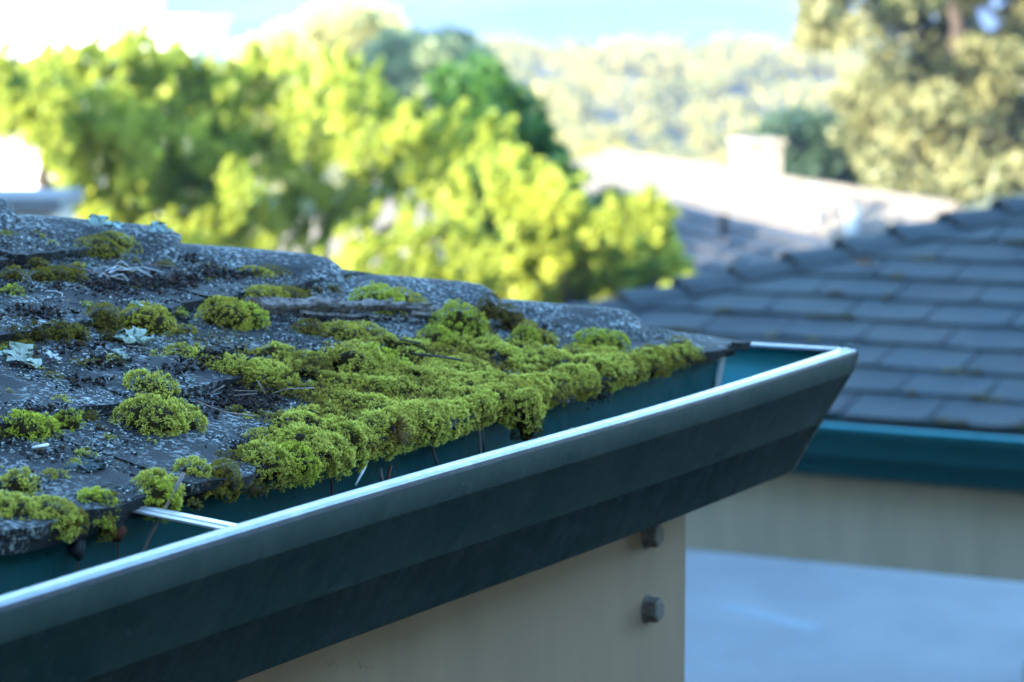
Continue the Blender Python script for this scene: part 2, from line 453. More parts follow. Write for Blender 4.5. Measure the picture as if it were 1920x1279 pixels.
def lay_caps(parent, fn, mat, k_end, offset, seed, flap=0.095, lift=0.013, fine=True, step=0.021):
    """bent hip shingles lapping down the hip, which runs (-1, 1, tan) from the corner of the roof"""
    rg = random.Random(seed)
    hip = lambda k: Vector((-0.12 - k, 0.12 + k, k * PITCHT))
    down_f = Vector((-1.0 * (1 + PITCHT ** 2), -1, -PITCHT)).normalized()     # across the hip, down the front plane
    down_s = Vector((1, 1.0 * (1 + PITCHT ** 2), -PITCHT)).normalized()
    up = Vector((0, -SN, CS)) + Vector((SN, 0, CS)); up.normalize()
    hd = (hip(1) - hip(0)).normalized()
    k = offset
    while k < k_end:
        L = HIPK * 1.75; nl, nw = (7, 5) if fine else (2, 2)
        jt = rg.uniform(-0.004, 0.004); top, bot = [], []
        fl = flap * rg.uniform(0.9, 1.08)
        vs_ = [0.0, 0.035, 0.09] + [0.09 + 0.91 * q / (nl - 2) for q in range(1, nl - 1)] if fine else [j / nl for j in range(nl + 1)]
        for j in range(nl + 1):
            v = vs_[j]
            curl_ = (-0.0085, -0.0022, 0.0)[j] if fine and j < 3 else 0.0
            h = hip(k + v * L)
            rise = step * (1 - v / 0.62)
            for i in range(-nw, nw + 1):
                u = abs(i) / nw
                d = down_f if i < 0 else down_s
                edge = 0.010 * (u ** 3) if j == 0 else 0
                droop = -0.006 * u * u * u * (1 - v) + 0.0035 * min(1, (1 - u) * 0) 
                rnd = -0.0035 * max(0, 1 - u * 4)                  # the bend over the ridge is rounded
                p = h + d * (fl * u) + up * (lift + 0.005 + rise * (1 - 0.55 * u * u) - 0.007 * u * u + droop + rnd + curl_) + hd * (edge + jt * (1 - v) + (rg.gauss(0, 0.0028) if j == 0 else 0)) + up * rg.gauss(0, 0.0005)
                if abs(i) == nw: p = p + d * rg.gauss(0, 0.002)
                top.append(p); bot.append(p - up * (0.0125 + 0.001 * rg.random()))
        m = 2 * nw + 1; n = len(top); F = []
        for j in range(nl):
            for i in range(m - 1):
                a = j * m + i; F.append((a, a + 1, a + m + 1, a + m)); F.append((n + a, n + a + m, n + a + m + 1, n + a + 1))
            F.append((j * m, j * m + m, n + j * m + m, n + j * m)); F.append((j * m + m - 1, n + j * m + m - 1, n + j * m + 2 * m - 1, j * m + 2 * m - 1))
        for i in range(m - 1):
            F.append((i, n + i, n + i + 1, i + 1)); a = nl * m + i; F.append((a, a + 1, n + a + 1, n + a))
        mesh("hip_cap", [fn(*p) for p in top + bot], F, mat, parent, recalc=True)
        k += HIPK

# ------------------------------------------------------------------ gutters
PROFILE = [(0.1405, 0.010), (0.158, -0.166), (0.150, -0.1725), (0.092, -0.1705), (0.067, -0.159), (0.0388, -0.0970), (0.0372, -0.0960),
           (0.0362, -0.0935), (0.0358, -0.0910), (0.0075, -0.031), (0.0052, -0.0275), (0.0008, -0.004), (0.0012, 0.0), (0.003, 0.0016), (0.007, 0.0022),
           (0.013, 0.0024), (0.0172, 0.0020), (0.0188, 0.0006), (0.0182, -0.002)]
def thicken(pr, t=0.0013):
    out = []
    n = len(pr)
    for i, p in enumerate(pr):
        a = pr[max(i - 1, 0)]; b_ = pr[min(i + 1, n - 1)]
        d = np.array([b_[0] - a[0], b_[1] - a[1]]); d /= np.linalg.norm(d)
        out.append((p[0] - d[1] * t * -1 * -1, p[1] + d[0] * t * -1 * -1))
    return pr + out[::-1]
def gutter_run(fn, x_end, wob=0.0, n=30):
    """a thin folded trough mitred at the corner (x = -y there)"""
    pr = thicken(PROFILE); m = len(pr); V = []
    ts = np.linspace(0, 1, n)
    for t in ts:
        for (y, z) in pr:
            x = -y * (1 - t) + x_end * t
            V.append(fn(x, y + wob * math.sin(x * 5.1 + 1.0) * 0.4, z + wob * math.sin(x * 3.3)))
    F = [(i * m + k, i * m + (k + 1) % m, (i + 1) * m + (k + 1) % m, (i + 1) * m + k) for i in range(n - 1) for k in range(m)]
    F += [tuple(range(m - 1, -1, -1)), tuple((n - 1) * m + k for k in range(m))]
    return V, F

# ================================================================== the mossy house
house = empty("mossy_house", (-1.5, 3.0, GROUND))
tag(house, "house corner in the foreground with mossy grey shingles above a dark teal gutter", "house")
def hp(o):
    """keep world placement under the house's Empty"""
    if o is not None: o.matrix_parent_inverse = Matrix.Translation(-Vector(house.location))
    return o
near = lambda x, s: -2.0 < x < 0.1 and s < 0.8
lay_shingles(house, front_main, M_SH, 8, -4.6, 3, fine_if=near, ragged=0.0075)
lay_shingles(house, side_main, M_SH, 8, -3.2, 5)
for fn, xe, sd in ((front_main, -4.6, 301), (side_main, -3.2, 401)):
    x = -0.02; k = 0; rf_ = Roof(fn)
    while x > xe:
        P, F = shingle_mesh(rf_, x - SHW + 0.003, x - 0.003, 0.006, 8, 2, sd + k, 0.005, length=0.14)
        dn = Vector(rf_.pt(0, 0, -0.0115)) - Vector(rf_.pt(0, 0, 0))
        P = [Vector(p) + dn for p in P]
        pn = Vector(fn(1, 1, 0)) - Vector(fn(0, 0, 0))
        clip_build("starter_shingle", P, F, M_SH, house, ((0, 0, 0), pn)); x -= SHW; k += 1
lay_caps(house, front_main, M_CAP, 1.45, 0.107, 9)
# decking under the shingles, ridge block and far slopes
b = MB()
for fn, xe in ((front_main, -4.6), (side_main, -3.4)):
    pts = [(-0.150, 0.150), (xe, 0.150), (xe, 1.66), (-1.66, 1.66)]
    V = [fn(x, y, (y - 0.12) * PITCHT - 0.0015) for x, y in pts] + [fn(x, y, (y - 0.12) * PITCHT - 0.02) for x, y in pts]
    b.add(V, [(0, 1, 2, 3), (7, 6, 5, 4), (0, 4, 5, 1), (1, 5, 6, 2), (2, 6, 7, 3), (3, 7, 4, 0)])
b.build("roof_deck", M_BARK, house)
b = MB()
zt = 1.54 * PITCHT
b.add([(-1.66, 1.66, zt), (-4.6, 1.66, zt), (-4.6, 4.4, zt - 0.3), (-3.4 + 1.7, 3.4, zt), (-4.6, 1.66, zt - 0.03), (-1.66, 1.66, zt - 0.03)],
      [(0, 3, 2, 1)])
b.build("rear_roof", M_SH, house)
# fascia boards (butted at the corner), soffit, walls
MB().box((-4.9, 0.172, -0.56), (-0.172, 0.215, -0.012)).build("fascia_board", M_FAS, house, bevel=0.003)
MB().box((-0.215, 0.2155, -0.56), (-0.1725, 4.0, -0.012)).build("fascia_board", M_FAS, house, bevel=0.003)
MB().box((-4.9, 0.2155, -0.5), (-0.2155, 4.0, -0.48)).build("soffit", M_TRIM, house)
MB().box((-4.9, 0.75, GROUND), (-0.75, 4.0, -0.5)).build("wall", M_WALL, house)
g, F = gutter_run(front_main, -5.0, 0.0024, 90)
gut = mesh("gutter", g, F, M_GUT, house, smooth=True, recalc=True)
LIP0 = 11
def lip_faces(o, inner=None, band=None):
    """the rolled top edge is worn down to bright metal"""
    o.data.materials.append(M_LIP)
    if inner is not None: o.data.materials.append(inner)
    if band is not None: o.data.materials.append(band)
    m = 2 * len(PROFILE)
    for p in o.data.polygons:
        ks = [v % m for v in p.vertices]
        if len(ks) != 4: continue
        if min(ks) >= LIP0 and max(ks) <= 2 * len(PROFILE) - 1 - LIP0: p.material_index = 1
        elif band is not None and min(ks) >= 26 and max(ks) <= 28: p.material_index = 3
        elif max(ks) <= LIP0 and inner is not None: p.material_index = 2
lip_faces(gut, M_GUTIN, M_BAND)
gut["label"] = "long dark teal gutter with a bright sky-lit lip along the front eave"
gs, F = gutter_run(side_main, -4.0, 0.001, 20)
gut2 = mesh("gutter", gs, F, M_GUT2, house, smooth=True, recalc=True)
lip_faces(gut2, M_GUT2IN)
gut2["label"] = "short gutter return round the corner with a brighter blue inside"
for o in (gut, gut2):
    md = o.modifiers.new("edges", 'EDGE_SPLIT'); md.split_angle = R(38)
# corner seam strip at the back, hanger strap, lap bead on the mitre, bolts
MB().add([(-0.139, 0.1395, 0.004), (-0.124, 0.1395, 0.004), (-0.142, 0.150, -0.09), (-0.162, 0.150, -0.09),
          (-0.139, 0.1365, 0.004), (-0.124, 0.1365, 0.004), (-0.142, 0.147, -0.09), (-0.162, 0.147, -0.09)],
         [(0, 1, 2, 3), (7, 6, 5, 4), (0, 4, 5, 1), (1, 5, 6, 2), (2, 6, 7, 3), (3, 7, 4, 0)]).build("corner_seam", M_TRIM, gut, bevel=0.001)
st = MB()
sx0, STX = -1.496, -0.010
for k in range(3):   # a shallow ribbed strap
    a = sx0 + k * 0.0075
    st.add([(a - 0.001, 0.139, 0.012 + 0.0018 * (k == 1)), (a + 0.0085, 0.139, 0.012 + 0.0018 * (k == 1)), (a + 0.0085 + STX, 0.014, 0.0040 + 0.0018 * (k == 1)), (a - 0.001 + STX, 0.014, 0.0040 + 0.0018 * (k == 1)),
            (a - 0.001, 0.139, 0.009), (a + 0.0085, 0.139, 0.009), (a + 0.0085 + STX, 0.014, 0.0010), (a - 0.001 + STX, 0.014, 0.0010)],
           [(0, 1, 2, 3), (7, 6, 5, 4), (0, 4, 5, 1), (1, 5, 6, 2), (2, 6, 7, 3), (3, 7, 4, 0)])
st.build("hanger_strap", M_STRAP, gut, bevel=0.001)
mb = MB(); pr = [p for p in PROFILE if p[0] < 0.1][0:14]
mb.tube([(-y + 0.0012, y - 0.0012, z) for y, z in PROFILE[3:12]], 0.0015, 6, 0.5)
mb.build("mitre_bead", simple("rusty_bead", (0.09, 0.075, 0.06), 0.8, 0.3, 0.8, 120), gut)
mb = MB(); mb.tube([(-0.020, 0.016, 0.0065), (-0.010, 0.010, 0.0085), (-0.002, 0.004, 0.0045)], [0.0022, 0.003, 0.0015], 7, 0.2)
mb.build("corner_tab", M_GUT2, gut)
def bolt(x, z):
    m = MB(); n = 6; r0 = 0.0165
    def ring(r, y, rot=0.25): return [(x + r * math.cos(rot + k * math.pi / 3), y, z + r * math.sin(rot + k * math.pi / 3)) for k in range(n)]
    A, B, Cc = ring(r0, 0.1725), ring(r0, 0.156), ring(r0 * 0.86, 0.1532)
    V = A + B + Cc
    F = [(i, (i + 1) % n, n + (i + 1) % n, n + i) for i in range(n)] + [(n + i, n + (i + 1) % n, 2 * n + (i + 1) % n, 2 * n + i) for i in range(n)] + [tuple(2 * n + k for k in range(n))]
    m.add(V, F)
    w = 14
    W0 = [(x + 0.0195 * math.cos(2 * math.pi * k / w), 0.1725, z + 0.0195 * math.sin(2 * math.pi * k / w)) for k in range(w)]
    W1 = [(p[0], 0.1700, p[2]) for p in W0]
    m.add(W0 + W1, [(i, (i + 1) % w, w + (i + 1) % w, w + i) for i in range(w)] + [tuple(w + k for k in range(w))])
    o = m.build("hex_bolt", M_BOLT, house, bevel=0.0012); return o
bolt(-0.296, -0.2165); bolt(-0.294, -0.3155)

# cracked-paint hairlines on the fascia, low on the left
def crack(pts, r=0.00012):
    return MB().tube([(x, 0.1716, z) for x, z in pts], r, 5).build("paint_crack", M_BLACK, house)
crack([(-1.089, -0.219), (-1.081, -0.226), (-1.073, -0.222), (-1.066, -0.230), (-1.057, -0.231), (-1.045, -0.229), (-1.030, -0.234)])
crack([(-1.022, -0.232), (-1.0175, -0.242), (-1.012, -0.239), (-1.003, -0.245), (-0.991, -0.246)])
for ch in list(house.children): hp(ch)

# ================================================================== carport behind (lower, its eave runs along Y)
NBX, NBY, NBZ = 4.32, 3.72, -0.795         # outer corner of its gutter lip
def front_nb(x, y, z): return (NBX + y, NBY + x, NBZ + z)
def side_nb(x, y, z): return (NBX - x, NBY - y, NBZ + z)
port = empty("carport", (6.6, 0.5, GROUND))
tag(port, "lower hip-roofed carport behind the gutter corner, plain dark shingles over a bright teal gutter", "carport")
lay_shingles(port, front_nb, M_SH2, 12, -4.6, 21, nx=3, ny=2, ragged=0.005)
lay_shingles(port, side_nb, M_SH2, 12, -2.9, 23, nx=1, ny=1, ragged=0.004)
lay_caps(port, front_nb, M_SH2, 2.2, 0.05, 25, flap=0.12, lift=0.022, fine=False, step=0.034)
b = MB()
for fn, xe in ((front_nb, -6.5), (side_nb, -2.35)):
    pts = [(-0.13, 0.13), (xe, 0.13), (xe, 2.33), (-2.33, 2.33)] if xe < -2.4 else [(-0.13, 0.13), (-4.5, 0.13), (-2.34, 2.33)]
    n = len(pts)
    V = [fn(x, y, (y - 0.12) * PITCHT - 0.0015) for x, y in pts] + [fn(x, y, (y - 0.12) * PITCHT - 0.02) for x, y in pts]
    b.add(V, [tuple(range(n)), tuple(range(2 * n - 1, n - 1, -1))] + [(i, n + i, n + (i + 1) % n, (i + 1) % n) for i in range(n)])
# rear slope
V = [front_nb(-2.33, 2.33, 2.21 * PITCHT), front_nb(-6.5, 2.33, 2.21 * PITCHT), front_nb(-6.5, 4.5, 0), front_nb(-0.13, 4.5, 0)]
b.add(V + [(x, y, z - 0.02) for x, y, z in V], [(0, 1, 2, 3), (7, 6, 5, 4), (0, 4, 5, 1), (1, 5, 6, 2), (2, 6, 7, 3), (3, 7, 4, 0)])
b.build("roof_deck", M_SH2, port)
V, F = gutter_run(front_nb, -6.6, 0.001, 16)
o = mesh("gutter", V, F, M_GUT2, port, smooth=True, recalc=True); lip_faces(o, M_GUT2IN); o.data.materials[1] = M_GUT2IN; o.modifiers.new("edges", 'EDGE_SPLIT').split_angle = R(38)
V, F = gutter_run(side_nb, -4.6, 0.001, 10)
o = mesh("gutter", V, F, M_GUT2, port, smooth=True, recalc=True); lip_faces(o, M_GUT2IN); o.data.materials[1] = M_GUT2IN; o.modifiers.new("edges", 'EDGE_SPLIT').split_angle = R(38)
nbb = lambda lo, hi: MB().box(lo, hi, lambda p: front_nb(*p))
nbb((-6.5, 0.172, -0.455), (-0.172, 0.225, -0.012)).build("fascia_board", M_FAS2, port, bevel=0.004)
nbb((-0.225, 0.2255, -0.455), (-0.172, 4.4, -0.012)).build("fascia_board", M_FAS2, port, bevel=0.004)
nbb((-6.5, 4.4, -0.455), (-0.172, 4.45, -0.012)).build("fascia_board", M_FAS2, port, bevel=0.004)
for x, y in ((-0.35, 0.32), (-6.2, 0.32), (-6.2, 4.2)):
    if True:
        nbb((x - 0.07, y - 0.07, GROUND - NBZ), (x + 0.07, y + 0.07, -0.03)).build("post", M_FAS, port, bevel=0.004)
for ch in list(port.children): ch.matrix_parent_inverse = Matrix.Translation(-Vector(port.location))

# ================================================================== tall building that shades the court (behind the camera)
b0 = empty("apartment_block", (-10, 5, GROUND))
tag(b0, "tall stucco apartment block behind the photographer whose shade covers the court", "building")
MB().box((-14, -4.5, GROUND), (-5.8, 15.3, 7.6)).build("wall", M_WALL, b0)
MB().box((-14.2, -4.7, 7.6), (-5.75, 15.4, 7.9)).build("roof", M_FROOF, b0)
for k in range(7):
    for zz in (-1.9, 1.2, 4.3):
        w = MB().box((-5.8, -3.6 + k * 2.7, zz), (-5.74, -2.3 + k * 2.7, zz + 1.4)).build("window", M_TRIM, b0)
        MB().box((-5.74, -3.5 + k * 2.7, zz + 0.1), (-5.72, -2.4 + k * 2.7, zz + 1.3)).build("pane", M_GLASS, w)
for ch in list(b0.children): ch.matrix_parent_inverse = Matrix.Translation(-Vector(b0.location))
cw = empty("added_dark_block", (2, -6, GROUND))  # unseen dark building, added to block sky light from the right
tag(cw, "unseen dark block added to the right of the photographer to cut sky light", "building")
MB().box((-4.5, -9.5, GROUND), (10.5, -5.2, 2.6)).build("wall", simple("dark_blocker_wall", (0.055, 0.04, 0.03), 0.8, 0.3, 0.3, 8), cw)
MB().add([(-4.9, -9.9, 2.6), (10.9, -9.9, 2.6), (10.9, -4.8, 2.6), (-4.9, -4.8, 2.6), (-4.9, -7.3, 3.9), (10.9, -7.3, 3.9)], [(0, 1, 5, 4), (3, 4, 5, 2), (0, 4, 3), (1, 2, 5), (0, 3, 2, 1)]).build("roof", M_SH2, cw)
for k in range(4):
    w = MB().box((-2.6 + k * 3.3, -5.2, -1.6), (-1.2 + k * 3.3, -5.15, 0.2)).build("window", M_TRIM, cw)
    MB().box((-2.5 + k * 3.3, -5.15, -1.5), (-1.3 + k * 3.3, -5.13, 0.1)).build("pane", M_GLASS, w)
for ch in list(cw.children): ch.matrix_parent_inverse = Matrix.Translation(-Vector(cw.location))

# ================================================================== background trees
def leaf_cloud(C, rad, per, size, cols, rng, squash=0.75, shell=0.55, out=0.5, broad=0.35, tone=0.7):
    """leaf-sized faces spread through blobs C (n,3) of radius rad; returns V, F, colour"""
    n = len(C); rad = np.asarray(rad, float) * np.ones(n)
    idx = np.repeat(np.arange(n), per); m = len(idx)
    d = rng.normal(size=(m, 3)); d /= np.linalg.norm(d, axis=1)[:, None]
    rr = shell + (1 - shell) * rng.random(m) ** 0.7
    P = C[idx] + d * (rad[idx] * rr)[:, None] * np.array([1, 1, squash])
    nrm = d * out + rng.normal(size=(m, 3)) * 0.6; nrm /= np.linalg.norm(nrm, axis=1)[:, None]
    a = np.cross(nrm, rng.normal(size=(m, 3))); a /= np.linalg.norm(a, axis=1)[:, None]
    b_ = np.cross(nrm, a)
    s = size * (0.6 + 0.8 * rng.random(m))[:, None]
    V = np.stack([P - a * s, P + b_ * s * 0.5, P + a * s, P - b_ * s * 0.5], 1).reshape(-1, 3)
    F = np.arange(4 * m).reshape(m, 4)
    c0, c1 = np.array(cols[0]), np.array(cols[1])
    t = np.clip(0.58 + 0.16 * rng.normal(size=n)[idx] + broad * vnoise(C, tone, 61)[idx] + 0.22 * rng.normal(size=m), 0, 1)[:, None]
    col = c0 * (1 - t) + c1 * t
    return V, F, np.repeat(col, 4, 0)

def inside(pts, poly):
    x, y = pts[:, 0], pts[:, 1]; c = np.zeros(len(pts), bool); n = len(poly)
    for i in range(n):
        (x1, y1), (x2, y2) = poly[i], poly[(i + 1) % n]
        if y1 != y2:
            c ^= ((y1 > y) != (y2 > y)) & (x < (x2 - x1) * (y - y1) / (y2 - y1) + x1)
    return c

def sample_poly(poly, n, rng, gap=0.0):
    P = np.array(poly); lo, hi = P.min(0), P.max(0); out = []
    tries = 0
    while len(out) < n and tries < 60000:
        tries += 1
        q = lo + (hi - lo) * rng.random(2)
        if inside(q[None], poly)[0] and all((q[0] - o[0]) ** 2 + (q[1] - o[1]) ** 2 > gap * gap for o in out): out.append(q)
    return np.array(out)

def crown_from(polys, f0, f1, n, rad, per, size, cols, rng, gap, streak=None, **kw):
    """plumes of foliage filling outlines given in metres (right, above eye level) at the tree's distance"""
    Cs, Rs = [], []
    for poly, w in polys:
        q = sample_poly(poly, int(n * w), rng, gap)
        lay = np.clip(0.5 - 0.75 * vnoise(q, 2.1, 71) - 0.35 * vnoise(q, 4.6, 72) + 0.12 * rng.normal(size=len(q)), 0, 1) if streak else rng.random(len(q))
        f = f0 + (f1 - f0) * lay
        for (r_, h_), ff in zip(q, f):
            k = ff / (0.5 * (f0 + f1))
            c = rf(r_ * k, ff, h_ * k); R0 = rad * (0.6 + 0.8 * rng.random())
            Cs.append(c); Rs.append(R0)
            if streak:            # a plume: blobs strung upwards along one leaning twig
                lean = RGT * (streak[0] + 0.35 * rng.normal()) + FWD * 0.2 * rng.normal() + np.array([0, 0, streak[1]])
                for j in (1, 2):
                    Cs.append(c + lean * R0 * j * 0.8); Rs.append(R0 * (1 - 0.25 * j))
    return leaf_cloud(np.array(Cs), np.array(Rs), per, size, cols, rng, **kw)

def tree(name, label, crown, trunks, group=None, cat="tree", loc=None):
    o = empty(name, loc)
    tag(o, label, cat, group)
    V, F, c = crown
    mesh("crown", V - np.array(loc), F, M_LEAF, o, col=c)
    for pts, rad in trunks:
        MB().tube([np.array(p) - np.array(loc) for p in pts], rad, 9, 0.06).build("trunk", M_TRUNK, o, smooth=True)
    return o

rg = np.random.default_rng(5)
gz = GROUND
JL = [(-4.51, -0.52), (-3.57, -0.48), (-3.24, -0.39), (-2.7, -0.33), (-2.34, -0.44), (-2.09, -0.56), (-1.91, -1.11), (-1.99, -1.7), (-2.9, -1.9), (-3.22, -1.42), (-3.36, -1.08), (-3.6, -0.98), (-4.53, -1.0)]
JC = [(-2.16, -0.63), (-1.9, -0.41), (-1.49, -0.44), (-1.19, -0.42), (-0.93, -0.55), (-0.86, -0.74), (-0.45, -0.82), (-0.33, -1.11), (-0.25, -1.38), (-0.27, -1.64), (0.1, -1.94), (-0.23, -2.6), (-1.35, -2.6), (-2.9, -2.5), (-2.8, -1.7), (-2.02, -1.5)]
JR = [(-0.22, -0.86), (-0.06, -0.86), (0.07, -1.12), (0.36, -1.3), (0.53, -1.47), (0.98, -1.36), (1.08, -1.58), (1.2, -1.9), (0.8, -2.6), (-0.4, -2.6), (-0.05, -1.9), (0.05, -1.7), (-0.14, -1.41)]
gold = ((0.060, 0.125, 0.012), (0.50, 0.53, 0.07))
crown = crown_from([(JL, 0.5), (JC, 0.48)], 19.2, 21.4, 1450, 0.062, 60, 0.021, gold, rg, 0.038, streak=(0.6, 1.1), shell=0.1, squash=1.0, out=0.2, broad=0.5, tone=2.4)
base = rf(-1.9, 20.3); base[2] = gz
tree("juniper_tree", "big sunlit yellow-green juniper filling the background left of centre behind the mossy roof", crown,
     [([base, rf(-1.8, 20.9, -2.4), rf(-1.3, 21.2, -1.6), rf(-0.95, 21.2, -1.1)], [0.1, 0.075, 0.05, 0.02]),
      ([base + RGT * -0.2, rf(-2.8, 20.2, -2.2), rf(-3.3, 20.0, -1.25), rf(-3.2, 20, -0.9)], [0.1, 0.08, 0.06, 0.03])], loc=base)
JR = [(a * 0.985, b_ * 0.985) for a, b_ in JR]
crown = crown_from([(JR, 1.0)], 18.6, 20.0, 470, 0.056, 62, 0.024, gold, rg, 0.036, streak=(0.45, 0.9), shell=0.1, squash=1.0, out=0.2, broad=0.5, tone=2.4)
base = rf(0.5, 19.3); base[2] = gz
tree("juniper_tree", "smaller sunlit juniper with dark gaps, left of the far roof", crown,
     [([base, rf(0.45, 19.6, -2.3), rf(0.3, 19.8, -1.7)], [0.07, 0.05, 0.02])], loc=base)
DK = [(-0.58, -0.61), (-0.12, -0.51), (0.12, -0.78), (0.35, -1.18), (0.57, -1.64), (0.18, -2.4), (-0.46, -2.4), (-0.33, -1.35)]
crown = crown_from([(DK, 1.0)], 21.2, 22.6, 150, 0.14, 150, 0.04, ((0.03, 0.085, 0.012), (0.07, 0.16, 0.02)), rg, 0.10, shell=0.3)
base = rf(0.0, 21.9); base[2] = gz
tree("conifer_tree", "dark green rounded conifer rising behind the right juniper", crown, [([base, rf(0, 21.9, -1.2)], [0.12, 0.05])], loc=base)
MU = [(-2.26, -1.0), (-1.84, -0.62), (-1.3, -0.7), (-0.84, -0.52), (-0.4, -1.0), (-0.25, -1.25), (0.34, -2.17), (-1.51, -3.0)]
crown = crown_from([(MU, 1.0)], 43, 47, 150, 0.26, 120, 0.075, ((0.16, 0.20, 0.09), (0.30, 0.32, 0.15)), rg, 0.16, shell=0.3)
base = rf(-1.0, 45); base[2] = gz
tree("oak_tree", "muted grey-green oak beyond the junipers, with pale sunlit tips", crown, [([base, rf(-1.0, 45, -1.5)], [0.2, 0.08])], loc=base)
for k, (poly, lab, dx) in enumerate([
        ([(-5.92, -1.33), (-5.13, -0.75), (-4.4, -0.45), (-3.9, -0.9), (-3.9, -2.6), (-5.6, -2.6)], "low pale yellow tree beside the white building, beyond the juniper", -4.9),
        ([(-4.3, -1.2), (-4.05, -0.2), (-3.5, -0.05), (-2.67, -0.23), (-2.23, -0.85), (-2.46, -3), (-4.0, -3)], "pale yellow treetop reaching the top edge above the juniper", -3.3)]):
    crown = crown_from([(poly, 1.0)], 58, 62, 90, 0.30, 110, 0.09, ((0.38, 0.36, 0.13), (0.66, 0.60, 0.26)), rg, 0.2, shell=0.3)
    base = rf(dx, 60); base[2] = gz - 0.2
    tree("birch_tree", lab, crown, [([base, rf(dx, 60, -1.2)], [0.15, 0.06])], loc=base)
# the tree on the right, with its leaning limb
blobs, rr = [], []
rg2 = np.random.default_rng(31)
for _ in range(620):
    r_, h_ = 3.6 + 5.4 * rg2.random(), -2.35 + 4.9 * rg2.random()
    edge = 3.45 + 0.38 * max(0, -h_) ** 1.4 + 0.35 * math.sin(h_ * 3.1)
    if h_ < -0.65 and r_ < 4.3 and h_ > -1.25: continue
    if r_ < edge: continue
    c = rf(r_, 34.5 + 4 * rg2.random(), h_)
    if vnoise(np.array([[r_, h_, 0.0]]), 1.15, 3)[0] < -0.58: continue
    blobs.append(c); rr.append(0.26 + 0.2 * rg2.random())
crown = leaf_cloud(np.array(blobs), np.array(rr), 120, 0.080, ((0.085, 0.10, 0.036), (0.27, 0.25, 0.10)), rg2, shell=0.25)
base = rf(8.4, 36); base[2] = gz
tree("eucalyptus_tree", "tall grey-olive tree with a leaning pale limb at the upper right", crown,
     [([base, rf(7.9, 36, -2.9), rf(6.9, 36, -2.3), rf(6.3, 36, -1.75), rf(5.75, 36, -1.2), rf(5.55, 36, -0.8), rf(5.6, 36, -0.3), rf(5.3, 36, 0.6)], [0.26, 0.24, 0.2, 0.17, 0.14, 0.11, 0.09, 0.05]),
      ([rf(6.6, 36, -2.0), rf(6.9, 36.3, -1.0), rf(6.8, 36.5, 0.3)], [0.12, 0.08, 0.04])], loc=base)
crown = leaf_cloud(np.array([rf(3.5 + 0.9 * rg2.random() + 0.5 * k / 40, 39 + 2 * rg2.random(), -2.5 + 0.85 * rg2.random()) for k in range(60)]), 0.3, 110, 0.08, ((0.03, 0.06, 0.03), (0.06, 0.10, 0.05)), rg2, shell=0.3)
base = rf(4.1, 40); base[2] = gz
tree("bay_tree", "dense blue-green bush behind the chimney of the far roof", crown, [([base, rf(4.1, 40, -2)], [0.12, 0.06])], loc=base)

# wooded hillside: reads as one mass
rg3 = np.random.default_rng(77)
n = 1500
ff = 62 + (268 - 62) * rg3.random(n) ** 0.8
rr_ = (rg3.random(n) * 2 - 1) * 0.27 * ff
hz = hill_z(rr_, ff)
rad = (0.7 + 1.2 * rg3.random(n)) * (0.55 + ff / 420)
Cc = np.array([[*rf(a, f_)[:2], z + rd * 0.55] for a, f_, z, rd in zip(rr_, ff, hz, rad)])
ok = ~((ff < 95) & (rr_ < 0.02 * ff))
V, F, c = leaf_cloud(Cc[ok], rad[ok], 110, 0.30, ((0.095, 0.105, 0.022), (0.40, 0.32, 0.075)), rg3, squash=0.7, shell=0.6, out=1.3)
tag(mesh("wooded_hillside_foliage", V, F, M_LEAF, col=c), "pale hazy woods covering the hillside beyond the far roof", "woods", kind="stuff")

# ================================================================== buildings beyond
def oriented(r, f, h):            # frame aligned with the view's horizontal axes
    return lambda p: tuple(rf(p[0], p[1], p[2]))
vb = oriented(0, 0, 0)
gh = GROUND - CAM[2]
def vbox(name, lo, hi, mat, parent): return MB().box(lo, hi, vb).build(name, mat, parent)
def settle(o):
    for ch in o.children: ch.matrix_parent_inverse = Matrix.Translation(-Vector(o.location))
p = rf(-9, 42); wb = empty("white_building", (p[0], p[1], GROUND))
tag(wb, "blazing white stucco building with a lower wing, at the upper left behind the juniper", "building")
vbox("wall", (-16, 40, gh), (-5.58, 46, 4.0), M_WHITE, wb)
vbox("parapet", (-16.1, 39.9, 4.0), (-5.5, 46.1, 4.3), M_WHITE, wb)
vbox("wing", (-5.579, 40.3, gh), (-4.46, 45, -0.32), M_WHITE, wb)
vbox("wing_roof", (-5.578, 40.15, -0.32), (-4.40, 45.1, -0.24), M_WHITE, wb)
for k in range(3):
    w = vbox("window", (-14.5 + k * 3, 39.93, 1.4), (-13 + k * 3, 39.999, 2.8), M_WHITE, wb)
    MB().box((-14.4 + k * 3, 39.90, 1.5), (-13.1 + k * 3, 39.93, 2.7), vb).build("pane", M_GLASS, w)
settle(wb)
p = rf(-3.2, 16); sh = empty("flat_roof_shed", (p[0], p[1], GROUND))
tag(sh, "pale flat-roofed shed below the juniper at the left edge", "shed")
vbox("roof", (-4.6, 14.3, -1.06), (-2.27, 15.1, -0.99), M_SHED, sh)
vbox("wall", (-4.5, 14.35, gh), (-2.32, 15.05, -1.06), M_WALL, sh)
settle(sh)

